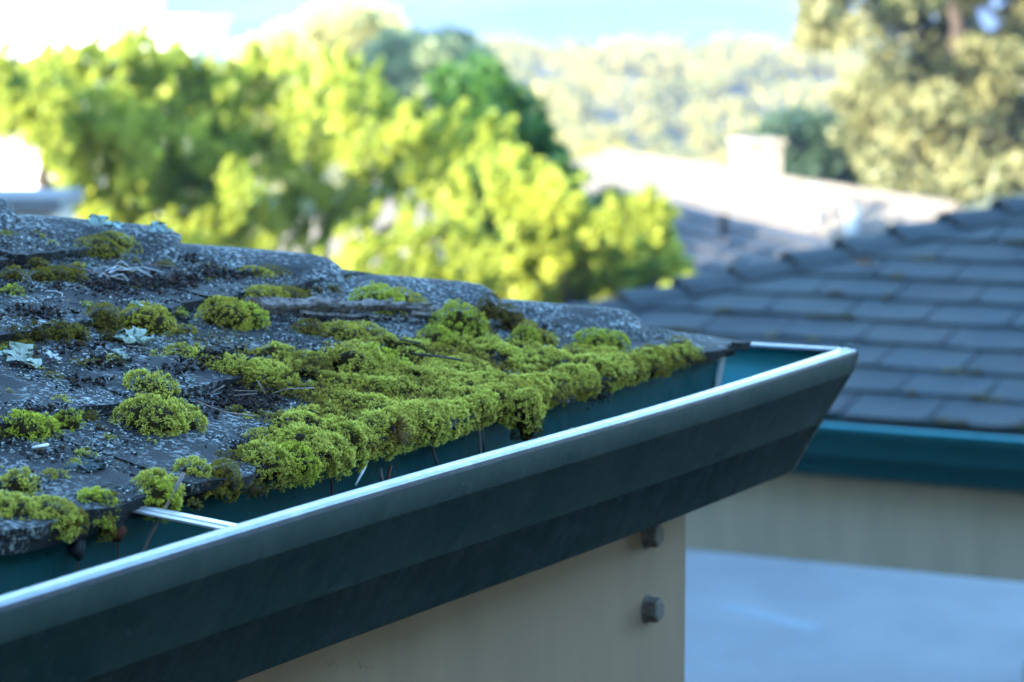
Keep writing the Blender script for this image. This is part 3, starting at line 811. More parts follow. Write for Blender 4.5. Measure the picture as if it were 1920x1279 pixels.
# far house: long sunlit slope, chimney, pipes; lower wing in the junipers' shade
dR, qR = np.array([-0.28936606, 0.95721851]), np.array([-0.95721851, -0.28936606])
R1 = np.array([3.73, 24.0]); RH = -1.76
def fr(a, b_, dh=0.0):
    q = R1 + dR * a + qR * b_
    return rf(q[0], q[1], RH - 0.3 * abs(b_) + dh)
p = rf(2.5, 28); fh = empty("far_house", (p[0], p[1], GROUND))
tag(fh, "far house with a long sunlit pale roof, chimney and vent pipes", "house")
def slab(name, pts, th, mat, parent):
    V = [tuple(q) for q in pts] + [tuple(np.array(q) - np.array([0, 0, th])) for q in pts]; n = len(pts)
    return MB().add(V, [tuple(range(n)), tuple(range(2 * n - 1, n - 1, -1))] + [(i, n + i, n + (i + 1) % n, (i + 1) % n) for i in range(n)]).build(name, mat, parent)
# shingle courses as shallow steps across the sunlit slope
for k in range(18):
    b0_, b1_ = k * 0.21, k * 0.21 + 0.215
    slab("shingle_course", [fr(-0.05, b0_, 0.006), fr(9.1 + b0_, b0_, 0.006), fr(9.1 + b1_, b1_, 0.03), fr(-0.05, b1_, 0.03)], 0.04, M_FROOF, fh)
slab("rear_slope", [fr(-0.05, 0, -0.03), fr(9.1, 0, -0.03), fr(9.1, -3.6, -0.03), fr(-0.05, -3.6, -0.03)], 0.04, M_FROOF, fh)
MB().tube([fr(-0.07, 0, 0.02), fr(9.12, 0, 0.02)], 0.05, 8).build("ridge_cap", M_FROOF, fh)
V = [fr(0.1, 3.3, -0.1), fr(8.9, 3.3, -0.1), fr(8.9, -3.3, -0.1), fr(0.1, -3.3, -0.1)]
V = [np.array(q) for q in V]; L0 = [np.array([q[0], q[1], GROUND]) for q in V]
MB().add(V + L0, [(0, 1, 2, 3), (7, 6, 5, 4)] + [(i, (i + 1) % 4, 4 + (i + 1) % 4, 4 + i) for i in range(4)]).build("wall", M_WALL, fh)
def stack(name, a, b_, wa, wb_, top, mat, cap=None):
    c = fr(a, b_); A_ = RGT * dR[0] + FWD * dR[1]; B_ = RGT * qR[0] + FWD * qR[1]
    f_ = lambda p: tuple(c + A_ * p[0] + B_ * p[1] + np.array([0, 0, p[2]]))
    o = MB().box((-wa, -wb_, -0.3), (wa, wb_, top), f_).build(name, mat, fh)
    if cap: MB().box((-wa * 1.15, -wb_ * 1.15, top), (wa * 1.15, wb_ * 1.15, top + 0.05), f_).build("chimney_cap", mat, o)
    return o
stack("chimney", 4.75, -0.1, 0.2, 0.19, 0.36, M_BRICK, True)
def pipe(name, a, b_, r_, top, mat):
    c = fr(a, b_); o = MB().tube([c - np.array([0, 0, 0.2]), c + np.array([0, 0, top])], r_, 10).build(name, mat, fh)
    MB().tube([c + np.array([0, 0, top]), c + np.array([0, 0, top + 0.05])], r_ * 1.35, 10).build("pipe_cowl", mat, o)
pipe("vent_pipe", 1.34, 0.72, 0.065, 0.30, M_PIPE)
pipe("vent_pipe", 0.45, 0.74, 0.055, 0.17, M_PIPE)
settle(fh)
p = rf(1.9, 22); lw = empty("low_wing", (p[0], p[1], GROUND))
tag(lw, "low blue-grey roof in shade between the right juniper and the carport ridge", "building")
A0, A1 = np.array([2.50, 18.6]), np.array([1.05, 24.6])
dW = (A1 - A0) / np.linalg.norm(A1 - A0); qW = np.array([-dW[1], dW[0]]); LW = np.linalg.norm(A1 - A0)
def fw(a, b_, dh=0.0):
    q = A0 + dW * a + qW * b_
    return rf(q[0], q[1], -1.66 - 0.26 * abs(b_) + dh)
M_WING = simple("slate_wing_roof", (0.035, 0.036, 0.038), 0.85, 0.3, 0.2, 5)
for k in range(14):
    b0_, b1_ = k * 0.2, k * 0.2 + 0.205
    slab("shingle_course", [fw(0, b0_, 0.006), fw(LW, b0_, 0.006), fw(LW, b1_, 0.028), fw(0, b1_, 0.028)], 0.035, M_WING, lw)
slab("rear_slope", [fw(0, 0, -0.02), fw(LW, 0, -0.02), fw(LW, -0.5, -0.02), fw(0, -0.5, -0.02)], 0.035, M_WING, lw)
V = [np.array(fw(0.1, 2.7, -0.06)), np.array(fw(LW - 0.1, 2.7, -0.06)), np.array(fw(LW - 0.1, -0.4, -0.06)), np.array(fw(0.1, -0.4, -0.06))]
L0 = [np.array([q[0], q[1], GROUND]) for q in V]
MB().add(V + L0, [(0, 1, 2, 3), (7, 6, 5, 4)] + [(i, (i + 1) % 4, 4 + (i + 1) % 4, 4 + i) for i in range(4)]).build("wall", M_WALL, lw)
c = np.array(fw(2.6, 0.33)); o = MB().tube([c - np.array([0, 0, 0.1]), c + np.array([0, 0, 0.17])], 0.036, 10).build("vent_stack", M_BLACK, lw)
settle(lw)
rgh = np.random.default_rng(19); Cb = []
for _ in range(170):  # hidden run beside the low wing, added to throw shade on its roof
    Cb.append(rf(0.62 + 0.33 * rgh.random(), 20.4 + 3.6 * rgh.random(), -1.62 - 1.3 * rgh.random()))
for _ in range(90):
    Cb.append(rf(-0.7 + 1.6 * rgh.random(), 18.6 + 0.7 * rgh.random(), -2.05 - 0.7 * rgh.random()))
p = rf(0.7, 21); p[2] = GROUND
V, F, c = leaf_cloud(np.array(Cb), 0.16, 150, 0.035, ((0.02, 0.05, 0.012), (0.06, 0.10, 0.02)), rgh, shell=0.3)
hg = empty("hedge", tuple(p)); tag(hg, "dark green hedge in the gap under the right juniper, behind the roof corner, with an unseen stretch added to shade the low roof", "hedge")
mesh("foliage", V - p, F, M_LEAF, hg, col=c)
for k in range(5):
    q = rf(0.78, 20.5 + k * 0.8) - p; q[2] = 0
    MB().tube([q, q + np.array([0.02, 0.03, 0.7])], [0.03, 0.02], 6).build("stem", M_TRUNK, hg)
# white houses: two on the crest of the wooded hill, two on the mountain
for r_, f_, w, h, lab in ((-0.9, 262, 2.6, 0.5, "white house on the crest of the wooded hill, left of two"), (14.5, 262, 3.4, 0.4, "white house on the crest of the wooded hill, right of two"),
                          (-40, 960, 11, 6, "white house far up the blue mountain, left of two"), (33, 960, 10, 6, "white house far up the blue mountain, right of two")):
    p = rf(r_, f_); z0 = float(hill_z(r_, f_)) - 0.5
    hs = empty("distant_house", (p[0], p[1], z0)); tag(hs, lab, "house", "white houses far across the valley")
    fl = lambda q: tuple(rf(r_ + q[0], f_ + q[1]) * np.array([1, 1, 0]) + np.array([0, 0, z0 + q[2]]))
    up = 0.9 if f_ < 300 else 2
    MB().box((-w, -w * 0.5, 0), (w, w * 0.5, h + up), fl).build("wall", M_WHITE, hs)
    MB().add([fl(q) for q in [(-w * 1.05, -w * 0.55, h + up), (w * 1.05, -w * 0.55, h + up), (w * 1.05, w * 0.55, h + up), (-w * 1.05, w * 0.55, h + up), (-w, 0, h * 1.35 + up), (w, 0, h * 1.35 + up)]],
             [(0, 1, 5, 4), (3, 4, 5, 2), (0, 4, 3), (1, 2, 5), (0, 3, 2, 1)]).build("roof", M_FROOF, hs)
    for s in (-0.5, 0.45):
        MB().box((w * s - 0.6, -w * 0.5 - 0.06, h * 0.4 + up), (w * s + 0.6, -w * 0.5 - 0.01, h * 0.8 + up), fl).build("window", M_GLASS, hs)
    settle(hs)

# ================================================================== haze
hm = bpy.data.materials.new("haze"); hm.use_nodes = True
ht = hm.node_tree; ht.nodes.remove(ht.nodes["Principled BSDF"])
pv = ht.nodes.new("ShaderNodeVolumePrincipled")
pv.inputs["Color"].default_value = (0.26, 0.38, 0.85, 1); pv.inputs["Density"].default_value = 0.00045; pv.inputs["Anisotropy"].default_value = 0.1
ht.links.new(pv.outputs[0], ht.nodes["Material Output"].inputs["Volume"])
hz_o = MB().box((-1440, -70, -32 - CAM[2]), (1440, 1520, 46), vb).build("haze", hm)
tag(hz_o, kind="stuff")

# ================================================================== moss
S_ = math.sqrt(1)
def roof_pt(x, s, w):
    return np.stack([x, 0.12 + s * CS - w * SN, s * SN + w * CS], -1)
ROOF_N = np.array([0, -SN, CS])
KIND = {   # tip, middle, base colours, shoot size, leaves, spacing
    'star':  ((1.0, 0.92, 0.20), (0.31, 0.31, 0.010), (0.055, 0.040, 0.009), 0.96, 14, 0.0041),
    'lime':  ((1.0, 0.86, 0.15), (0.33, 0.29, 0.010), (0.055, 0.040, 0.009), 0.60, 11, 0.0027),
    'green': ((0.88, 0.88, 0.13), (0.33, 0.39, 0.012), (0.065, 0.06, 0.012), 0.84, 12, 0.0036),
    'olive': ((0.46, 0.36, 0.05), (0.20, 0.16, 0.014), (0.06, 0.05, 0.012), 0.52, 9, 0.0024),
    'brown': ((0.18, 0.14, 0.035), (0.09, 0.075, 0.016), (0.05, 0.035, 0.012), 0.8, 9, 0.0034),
}
def shoots(P, N, kind, rng, size=1.0):
    tip, mid, bas, sz, L, _ = KIND[kind]
    n = len(P)
    if n == 0: return np.zeros((0, 3)), np.zeros((0, 4), int), np.zeros((0, 3))
    N = N + rng.normal(size=(n, 3)) * 0.14 + np.array([0, 0, 0.18]); N /= np.linalg.norm(N, axis=1)[:, None]
    T = np.cross(N, rng.normal(size=(n, 3))); T /= np.linalg.norm(T, axis=1)[:, None]; B = np.cross(N, T)
    s = sz * size * (0.7 + 0.6 * rng.random(n))
    k = np.arange(L)
    phi = 2.39996 * k[None] + rng.random((n, 1)) * 6.28 + rng.normal(size=(n, L)) * 0.2
    th = np.where(k < L * 0.35, 0.38, np.where(k < L * 0.7, 0.85, 1.25))[None] + rng.normal(size=(n, L)) * 0.16
    ln = (0.0043 * s[:, None]) * (0.75 + 0.5 * rng.random((n, L))) * np.where(th < 0.6, 0.8, 1.0)
    cp, sp, ct, st_ = np.cos(phi)[..., None], np.sin(phi)[..., None], np.cos(th)[..., None], np.sin(th)[..., None]
    rad = T[:, None] * cp + B[:, None] * sp
    d = N[:, None] * ct + rad * st_
    side = -T[:, None] * sp + B[:, None] * cp
    h0 = np.where(th < 0.6, 0.0030, np.where(th < 1.05, 0.0022, 0.0008))[..., None] * s[:, None, None]
    p0 = P[:, None] + N[:, None] * h0
    wd = ln[..., None] * 0.125
    pm = p0 + d * ln[..., None] * 0.45 + N[:, None] * ln[..., None] * 0.05
    pt = p0 + d * ln[..., None] - N[:, None] * ln[..., None] * 0.06 * st_
    V = np.stack([p0, pm - side * wd, pt, pm + side * wd], 2).reshape(-1, 3)
    F = np.arange(4 * n * L).reshape(-1, 4)
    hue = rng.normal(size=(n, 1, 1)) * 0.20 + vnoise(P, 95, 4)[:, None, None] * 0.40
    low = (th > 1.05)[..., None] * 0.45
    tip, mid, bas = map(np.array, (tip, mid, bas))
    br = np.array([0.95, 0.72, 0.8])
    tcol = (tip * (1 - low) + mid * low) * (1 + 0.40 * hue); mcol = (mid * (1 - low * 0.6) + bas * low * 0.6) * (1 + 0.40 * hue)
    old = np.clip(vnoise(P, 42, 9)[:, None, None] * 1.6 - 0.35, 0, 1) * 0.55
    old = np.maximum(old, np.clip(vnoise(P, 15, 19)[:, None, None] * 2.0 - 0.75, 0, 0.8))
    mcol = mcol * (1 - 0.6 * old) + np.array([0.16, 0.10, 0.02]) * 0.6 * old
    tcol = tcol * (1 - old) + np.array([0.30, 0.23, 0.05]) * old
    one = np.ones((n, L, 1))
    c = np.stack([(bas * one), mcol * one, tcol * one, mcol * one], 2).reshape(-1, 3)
    return V, F, np.clip(c, 0.002, 1)

def merge(parts):
    V, F, C, o = [], [], [], 0
    for v, f, c in parts:
        if len(v) == 0: continue
        V.append(v); F.append(f + o); C.append(c); o += len(v)
    return np.concatenate(V), np.concatenate(F), np.concatenate(C)

def sphere_grid(nu, nv):
    u = np.linspace(0, 2 * np.pi, nu, endpoint=False); v = np.linspace(0.0, np.pi, nv)
    D = np.array([(math.sin(b) * math.cos(a), math.sin(b) * math.sin(a), math.cos(b)) for b in v for a in u])
    F = np.array([(j * nu + i, j * nu + (i + 1) % nu, (j + 1) * nu + (i + 1) % nu, (j + 1) * nu + i) for j in range(nv - 1) for i in range(nu)])
    return D, F
UNDER = np.array([0.032, 0.023, 0.007])
def cushion(x, s, rx, ry, h, kind, seed, lump=0.13, w0=0.012, size=1.0, hang=False):
    """a lumpy dome of moss sitting on the shingles: brown underlayer plus every leafy shoot on it"""
    rng = np.random.default_rng(seed)
    h = h * 0.86
    ax = np.array([rx, ry, h])
    c = np.array([x, s, w0])
    def surf(D, sc=1.0):
        p = D * ax
        k = 1 + lump * vnoise(p + seed * 1.7, 55, 1) + lump * 0.55 * vnoise(p + seed, 130, 2)
        q = p * (k[:, None] * sc) + c
        return q
    def world(q): return roof_pt(q[:, 0], q[:, 1], q[:, 2])
    D, F = sphere_grid(22, 12)
    if hang: ax = ax * np.array([1, 1, 0.9]); c = c + np.array([0, 0.004, 0])
    q = surf(D, 0.80 * np.where(D[:, 2:] < 0, 0.75, 1.0))
    if not hang: q[:, 2] = np.where((q[:, 2] < 0.004) & (q[:, 1] > -0.004), 0.004, q[:, 2])
    U = (world(q), F, np.tile(UNDER, (len(q), 1)) * (1 + 0.4 * vnoise(q, 300)[:, None]))
    sp = KIND[kind][5] * size
    area = 2 * math.pi * (((rx * ry) ** 1.6 + (rx * h) ** 1.6 + (ry * h) ** 1.6) / 3) ** (1 / 1.6)
    n = int(area / sp ** 2 * 1.25 * (1.7 if hang else 1.15))
    D = rng.normal(size=(n, 3)); D /= np.linalg.norm(D, axis=1)[:, None]
    g = D / ax; wgt = np.linalg.norm(g, axis=1) * ax.min()
    D = D[rng.random(n) < np.clip(wgt * 1.0 + 0.25, 0, 1)]
    if not hang: D = D[(D[:, 2] > -0.05) | ((c + D * ax)[:, 1] < -0.012)]
    D = D[D[:, 2] > (-0.55 if hang else -0.3)]
    q = surf(D)
    g = D / ax; g /= np.linalg.norm(g, axis=1)[:, None]
    nrm = np.stack([g[:, 0], g[:, 1] * CS - g[:, 2] * SN, g[:, 1] * SN + g[:, 2] * CS], -1)
    keep = (q[:, 2] > 0.006) | (q[:, 1] < 0.0)
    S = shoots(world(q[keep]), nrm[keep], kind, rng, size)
    return [U, S]

def moss_thing(label, specs, seed):
    parts = []
    for i, sp in enumerate(specs):
        kw = sp[6] if len(sp) > 6 else {}
        parts += cushion(*sp[:6], seed * 31 + i, **kw)
    V, F, C = merge(parts)
    x, s = specs[0][0], specs[0][1]
    loc = roof_pt(np.array([x]), np.array([s]), np.array([0.01]))[0]
    o = mesh("moss_cushion", V - loc, F, M_MOSS, col=C, loc=tuple(loc))
    return tag(o, label, "moss", "moss cushions on the near roof")

H = dict(hang=True)
THINGS = [
 ("elongated yellow-green moss cushion lying on the hip shingle at the upper left", [(-0.80, 0.570, 0.030, 0.030, 0.019, 'lime'), (-0.755, 0.573, 0.027, 0.030, 0.018, 'lime')]),
 ("small brown-olive moss pad at the left edge, below the top hip shingle", [(-1.017, 0.528, 0.014, 0.014, 0.015, 'olive')]),
 ("row of brown-olive moss knobs just right of the pad at the left edge", [(-0.985, 0.513, 0.014, 0.016, 0.015, 'olive'), (-0.960, 0.507, 0.017, 0.02, 0.018, 'olive'), (-0.938, 0.502, 0.013, 0.018, 0.014, 'olive')]),
 ("little leafy moss tuft at the left edge under the brown-olive pad", [(-1.073, 0.483, 0.012, 0.012, 0.010, 'green')]),
 ("rounded compact olive cushion, left half of the double dome at left", [(-1.052, 0.374, 0.023, 0.022, 0.027, 'olive')]),
 ("broad compact lime cushion, right half of the double dome at left", [(-1.003, 0.350, 0.030, 0.028, 0.030, 'lime')]),
 ("bright lime moss dome below the dark hip shingle gap, left of the branch", [(-0.878, 0.330, 0.030, 0.030, 0.033, 'lime'), (-0.852, 0.318, 0.022, 0.025, 0.024, 'green')]),
 ("low flat moss strip tucked under the third hip shingle edge", [(-0.655, 0.432, 0.022, 0.026, 0.012, 'lime'), (-0.622, 0.428, 0.024, 0.026, 0.012, 'olive')]),
 ("moss mound just behind the thick end of the branch", [(-0.745, 0.360, 0.030, 0.03, 0.022, 'lime'), (-0.705, 0.352, 0.024, 0.028, 0.020, 'olive')]),
 ("long bright moss mound behind the middle of the branch", [(-0.595, 0.292, 0.030, 0.034, 0.032, 'green'), (-0.548, 0.284, 0.028, 0.034, 0.024, 'lime')]),
 ("tallest moss dome, at the thin right end of the branch", [(-0.585, 0.183, 0.032, 0.032, 0.046, 'green'), (-0.558, 0.176, 0.022, 0.026, 0.036, 'olive')]),
 ("brownish moss clump leaning behind the tallest dome", [(-0.470, 0.205, 0.018, 0.02, 0.038, 'brown'), (-0.448, 0.190, 0.016, 0.02, 0.030, 'brown')]),
 ("shaded olive moss lump under the thick end of the branch", [(-0.805, 0.259, 0.021, 0.020, 0.022, 'olive')]),
 ("pale lime moss ridge in front of the branch, upper of two", [(-0.775, 0.225, 0.030, 0.032, 0.026, 'lime'), (-0.738, 0.216, 0.026, 0.03, 0.02, 'star')]),
 ("large starry moss mound in front of the branch, lower of two", [(-0.875, 0.150, 0.034, 0.036, 0.036, 'star'), (-0.838, 0.138, 0.03, 0.034, 0.032, 'green')]),
 ("smooth lime moss lump under the thin end of the branch", [(-0.649, 0.175, 0.024, 0.022, 0.027, 'green')]),
 ("upright stack of moss tufts against the last hip shingles", [(-0.486, 0.139, 0.018, 0.017, 0.030, 'lime'), (-0.512, 0.128, 0.017, 0.017, 0.024, 'green'), (-0.47, 0.12, 0.016, 0.016, 0.02, 'lime')]),
 ("knobbly bright moss cushion at the foot of the last hip shingle", [(-0.405, 0.083, 0.024, 0.026, 0.024, 'green'), (-0.372, 0.074, 0.022, 0.024, 0.022, 'green')]),
 ("smooth bright oval moss cushion near the eave at right", [(-0.476, 0.054, 0.034, 0.034, 0.020, 'lime'), (-0.44, 0.042, 0.028, 0.030, 0.018, 'lime')]),
 ("olive moss tuft alone on the corner shingle at the right end", [(-0.266, 0.027, 0.017, 0.017, 0.022, 'olive'), (-0.245, 0.030, 0.012, 0.012, 0.011, 'olive')]),
 ("olive moss knob just left of the corner shingle", [(-0.375, 0.012, 0.024, 0.022, 0.026, 'olive'), (-0.345, 0.008, 0.018, 0.02, 0.020, 'olive')]),
 ("pointed starry moss dome at left, upper of the stacked pair", [(-1.204, 0.200, 0.030, 0.028, 0.023, 'star')]),
 ("wide starry moss dome at left, lower of the stacked pair", [(-1.285, 0.142, 0.034, 0.034, 0.029, 'star'), (-1.255, 0.132, 0.026, 0.03, 0.024, 'star')]),
 ("rounded moss cushion alone at the left edge above the eave shingle", [(-1.437, 0.180, 0.023, 0.022, 0.019, 'green'), (-1.417, 0.176, 0.016, 0.018, 0.016, 'green')]),
 ("small dark green moss tuft right of the lone left cushion", [(-1.373, 0.176, 0.013, 0.013, 0.015, 'green')]),
 ("bulging starry moss mass hanging over the eave left of centre", [(-1.190, 0.014, 0.034, 0.034, 0.029, 'star', H), (-1.165, 0.0, 0.026, 0.024, 0.025, 'star', H), (-1.205, 0.045, 0.028, 0.03, 0.018, 'lime')]),
 ("drooping moss lobe beside the bulging mass, over the eave shingle gap", [(-1.270, 0.010, 0.026, 0.027, 0.026, 'star', H), (-1.235, -0.002, 0.024, 0.022, 0.024, 'green', H), (-1.295, 0.03, 0.02, 0.022, 0.013, 'olive')]),
 ("ragged clump of moss dangling lowest from the eave at centre", [(-0.779, -0.022, 0.017, 0.016, 0.036, 'star', H), (-0.768, -0.026, 0.014, 0.013, 0.026, 'brown', dict(hang=True, w0=-0.008))]),
 ("shaggy moss clump on the eave just above the metal strap", [(-1.450, 0.012, 0.022, 0.022, 0.026, 'star', H), (-1.466, -0.002, 0.016, 0.016, 0.024, 'green', H)]),
 ("loose moss clump right of the strap, spilling over the eave", [(-1.378, 0.020, 0.016, 0.018, 0.022, 'star', H), (-1.355, 0.004, 0.018, 0.018, 0.026, 'olive', H)]),
 ("thin trailing moss drip left of the metal strap", [(-1.535, 0.016, 0.018, 0.018, 0.017, 'green', H), (-1.545, -0.002, 0.011, 0.010, 0.016, 'olive', dict(hang=True, w0=0.0)), (-1.515, 0.02, 0.012, 0.014, 0.012, 'olive')]),
 ("upper of two blurred moss clumps at the left edge of the eave", [(-1.573, 0.078, 0.016, 0.014, 0.020, 'star')]),
 ("lower of two blurred moss clumps at the left edge of the eave", [(-1.632, 0.034, 0.024, 0.026, 0.022, 'star', H), (-1.605, 0.016, 0.022, 0.022, 0.022, 'star', H), (-1.588, 0.004, 0.013, 0.013, 0.016, 'olive', H)]),
 ("flat starry moss patch beside the bare dark hollow", [(-1.031, 0.180, 0.018, 0.018, 0.022, 'star'), (-1.01, 0.165, 0.016, 0.02, 0.018, 'star')]),
 ("low moss hummock right of the fallen pale lichen", [(-1.051, 0.266, 0.020, 0.020, 0.012, 'star'), (-1.03, 0.262, 0.014, 0.016, 0.009, 'star')]),
 ("thin crescent of bright olive moss between the two lichens", [(-1.20, 0.292, 0.012, 0.009, 0.006, 'olive'), (-1.184, 0.286, 0.012, 0.008, 0.006, 'olive')]),
 ("knobbly dark moss along the shingle edge above the left lichen", [(-1.175, 0.372, 0.012, 0.014, 0.018, 'brown'), (-1.145, 0.366, 0.013, 0.015, 0.020, 'olive'), (-1.205, 0.376, 0.011, 0.013, 0.014, 'brown'), (-1.118, 0.36, 0.011, 0.013, 0.013, 'olive')]),
]
for i, (lab, sp) in enumerate(THINGS): moss_thing(lab, sp, 100 + i)

# the moss mat between the cushions: ground cover, one mass
MAT = [(-1.050, 0.273), (-0.954, 0.259), (-0.875, 0.224), (-0.785, 0.215), (-0.689, 0.192), (-0.571, 0.154), (-0.518, 0.107), (-0.380, 0.050), (-0.252, 0.012), (-0.25, -0.01), (-0.339, -0.015), (-0.668, -0.012), (-0.889, -0.014), (-1.20, -0.012),
       (-1.20, 0.05), (-1.140, 0.116), (-1.060, 0.10), (-1.024, 0.12), (-1.084, 0.164), (-1.08, 0.221)]
rngm = np.random.default_rng(404)
poly = np.array(MAT)
def edge_dist(Q):
    d = np.full(len(Q), 9.0)
    for i in range(len(poly)):
        a, b_ = poly[i], poly[(i + 1) % len(poly)]; ab = b_ - a
        t = np.clip(((Q - a) @ ab) / (ab @ ab), 0, 1)
        d = np.minimum(d, np.linalg.norm(Q - (a + t[:, None] * ab), axis=1))
    return np.where(inside(Q, MAT), d, -d)
def mat_h(Q):
    e = edge_dist(Q) + 0.012 * vnoise(Q, 45, 7) + 0.008 * vnoise(Q, 110, 8)
    m_ = np.clip(e / 0.028, 0, 1)
    lump = 0.5 + 0.5 * vnoise(Q, 26, 5); lump2 = 0.5 + 0.5 * vnoise(Q, 62, 6)
    hole = np.clip((vnoise(Q, 34, 12) - 0.42) * 5, 0, 1)
    h = (0.002 + 0.013 * lump ** 1.8 + 0.006 * lump2) * m_ * (1 - 0.85 * hole)
    eave = np.clip(1 - np.abs(Q[:, 1] - 0.012) / 0.035, 0, 1)
    return h + 0.006 * eave * np.clip(e / 0.02, 0, 1), np.clip(e / 0.006, 0, 1) * (1 - hole)
gx, gs_ = np.arange(-1.24, -0.22, 0.006), np.arange(-0.018, 0.30, 0.006)
Q = np.array([(a, c) for c in gs_ for a in gx]); hh, mm = mat_h(Q)
V = roof_pt(Q[:, 0], Q[:, 1], 0.004 + 0.010 * (mm > 0) + hh); nx_ = len(gx)
cell = [(j * nx_ + i, j * nx_ + i + 1, (j + 1) * nx_ + i + 1, (j + 1) * nx_ + i) for j in range(len(gs_) - 1) for i in range(nx_ - 1)]
cell = np.array([c for c in cell if mm[list(c)].min() > 0.0])
und = (V, cell, np.tile(UNDER, (len(V), 1)) * (1 + 0.4 * vnoise(Q, 260)[:, None]))
n = 9500
Q = np.stack([-1.24 + 1.02 * rngm.random(n * 3), -0.016 + 0.31 * rngm.random(n * 3)], -1)
h0, m0 = mat_h(Q); keep = rngm.random(len(Q)) < m0
Q, h0 = Q[keep][:n], h0[keep][:n]
e_ = 0.002
hx, _ = mat_h(Q + [e_, 0]); hs_, _ = mat_h(Q + [0, e_])
gxn, gsn = -(hx - h0) / e_, -(hs_ - h0) / e_
nl = np.stack([gxn, gsn, np.ones(len(Q))], -1); nl /= np.linalg.norm(nl, axis=1)[:, None]
nw = np.stack([nl[:, 0], nl[:, 1] * CS - nl[:, 2] * SN, nl[:, 1] * SN + nl[:, 2] * CS], -1)
P = roof_pt(Q[:, 0], Q[:, 1], 0.0135 + h0)
kinds = (h0 - 0.0065) * 120 + 0.35 * vnoise(Q, 24, 15) + 0.2 * rngm.normal(size=len(Q))
parts = [und]
for lo, hi, kd in ((-9, -0.25, 'olive'), (-0.25, 0.3, 'lime'), (0.3, 9, 'star')):
    sel = (kinds >= lo) & (kinds < hi)
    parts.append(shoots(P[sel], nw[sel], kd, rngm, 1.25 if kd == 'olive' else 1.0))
# fine carpet in the low places between
n = 9000
Q = np.stack([-1.24 + 1.02 * rngm.random(n * 3), -0.014 + 0.31 * rngm.random(n * 3)], -1)
h1, m1 = mat_h(Q); keep = (m1 > 0.15) & (h1 < 0.010)
Q, h1 = Q[keep][:n], h1[keep][:n]
parts.append(shoots(roof_pt(Q[:, 0], Q[:, 1], 0.0135 + h1), np.tile(ROOF_N, (len(Q), 1)), 'olive', rngm, 0.9))
# the thick fringe where the mat curls over the eave
def fringe(xa, xb, n, grow=0.0):
    x = xa + (xb - xa) * rngm.random(n); ph = -0.9 + 3.0 * rngm.random(n) ** 0.9
    if grow: x, ph = [a.ravel() for a in np.meshgrid(np.linspace(xa, xb, 240), np.linspace(-0.9, 2.0, 12))]
    g_ = (x - xa) / (xb - xa)
    X2 = np.stack([x * 1.0, ph * 0.012], -1)
    r_ = (0.0165 - 0.004 * g_) * (1 + 0.34 * vnoise(X2, 36, 31) + 0.22 * vnoise(X2, 95, 32)) * (1 - 0.16 * grow)
    ends = np.clip(np.minimum(x - xa, xb - x) / 0.03, 0.25, 1); r_ = r_ * ends
    s = 0.013 - r_ * np.sin(ph) * 1.15 + 0.004 * vnoise(X2, 20, 33); w = 0.011 + r_ * np.cos(ph) * 1.25
    P = roof_pt(x, s, w); cs_, sn_ = np.cos(ph), -np.sin(ph)
    N = np.stack([0 * x, sn_ * CS - cs_ * SN, sn_ * SN + cs_ * CS], -1)
    return x, ph, P, N
x_, ph_, P_, N_ = fringe(-1.16, -0.30, 0 or 1, 1.0)
Fg = np.array([(b_ * 240 + a, b_ * 240 + a + 1, (b_ + 1) * 240 + a + 1, (b_ + 1) * 240 + a) for b_ in range(11) for a in range(239)])
parts.append((P_, Fg, np.tile(UNDER, (len(P_), 1)) * (1 + 0.4 * vnoise(P_, 300)[:, None])))
x_, ph_, P_, N_ = fringe(-1.16, -0.30, 4600)
sel = rngm.random(len(x_)) + 0.5 * vnoise(np.stack([x_, 0 * x_], -1), 14, 41) < 0.95 - 0.75 * (x_ + 1.16) / 0.86
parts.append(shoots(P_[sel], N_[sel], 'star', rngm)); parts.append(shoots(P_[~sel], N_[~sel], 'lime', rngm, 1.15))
# thin films of moss spreading past the edges of the mat
n = 9000
Q = np.stack([-1.34 + 1.0 * rngm.random(n), 0.0 + 0.40 * rngm.random(n)], -1)
e1 = edge_dist(Q); f1 = e1 + 0.045 * vnoise(Q, 18, 51) + 0.03 * vnoise(Q, 55, 52)
Q = Q[(f1 > -0.022) & (e1 < 0.004) & (Q[:, 0] + 0.12 + Q[:, 1] < -0.05)]
parts.append(shoots(roof_pt(Q[:, 0], Q[:, 1], 0.0135 + 0.003 * rngm.random(len(Q))), np.tile(ROOF_N, (len(Q), 1)), 'olive', rngm, 1.0))
# crumbs of moss in the shingle joints and loose on the bare shingles
for s0, xa, xb, dens in ((0.19, -1.65, -1.1, 0.6), (0.38, -1.3, -0.6, 0.9), (0.57, -1.2, -0.72, 0.5), (0.0, -1.75, -1.25, 0.5)):
    x = xa
    while x < xb:
        x += 0.012 + 0.05 * rngm.random()
        if rngm.random() < dens:
            parts += cushion(x, s0 - 0.004 + 0.006 * rngm.normal(), 0.005 + 0.009 * rngm.random(), 0.006, 0.004 + 0.008 * rngm.random(), rngm.choice(['olive', 'brown', 'green', 'olive']), int(5000 + x * 999), w0=0.008, size=0.8)
for _ in range(430):
    x, s = -1.75 + 1.45 * rngm.random(), 0.02 + 0.70 * rngm.random()
    if x + 0.12 + s > -0.02 or edge_dist(np.array([[x, s]]))[0] > 0: continue
    z_ = 0.003 + 0.007 * rngm.random() ** 2
    parts += cushion(x, s, z_ * 1.3, z_ * 1.2, z_ * 0.9, rngm.choice(['olive', 'brown', 'star', 'olive']), int(7000 + _), w0=0.012, size=0.75)
V, F, C = merge(parts)
tag(mesh("moss_mat", V, F, M_MOSS, col=C), "continuous yellow-green moss mat curling over the eave", "moss", kind="stuff")
NTRI = len(F) * 2

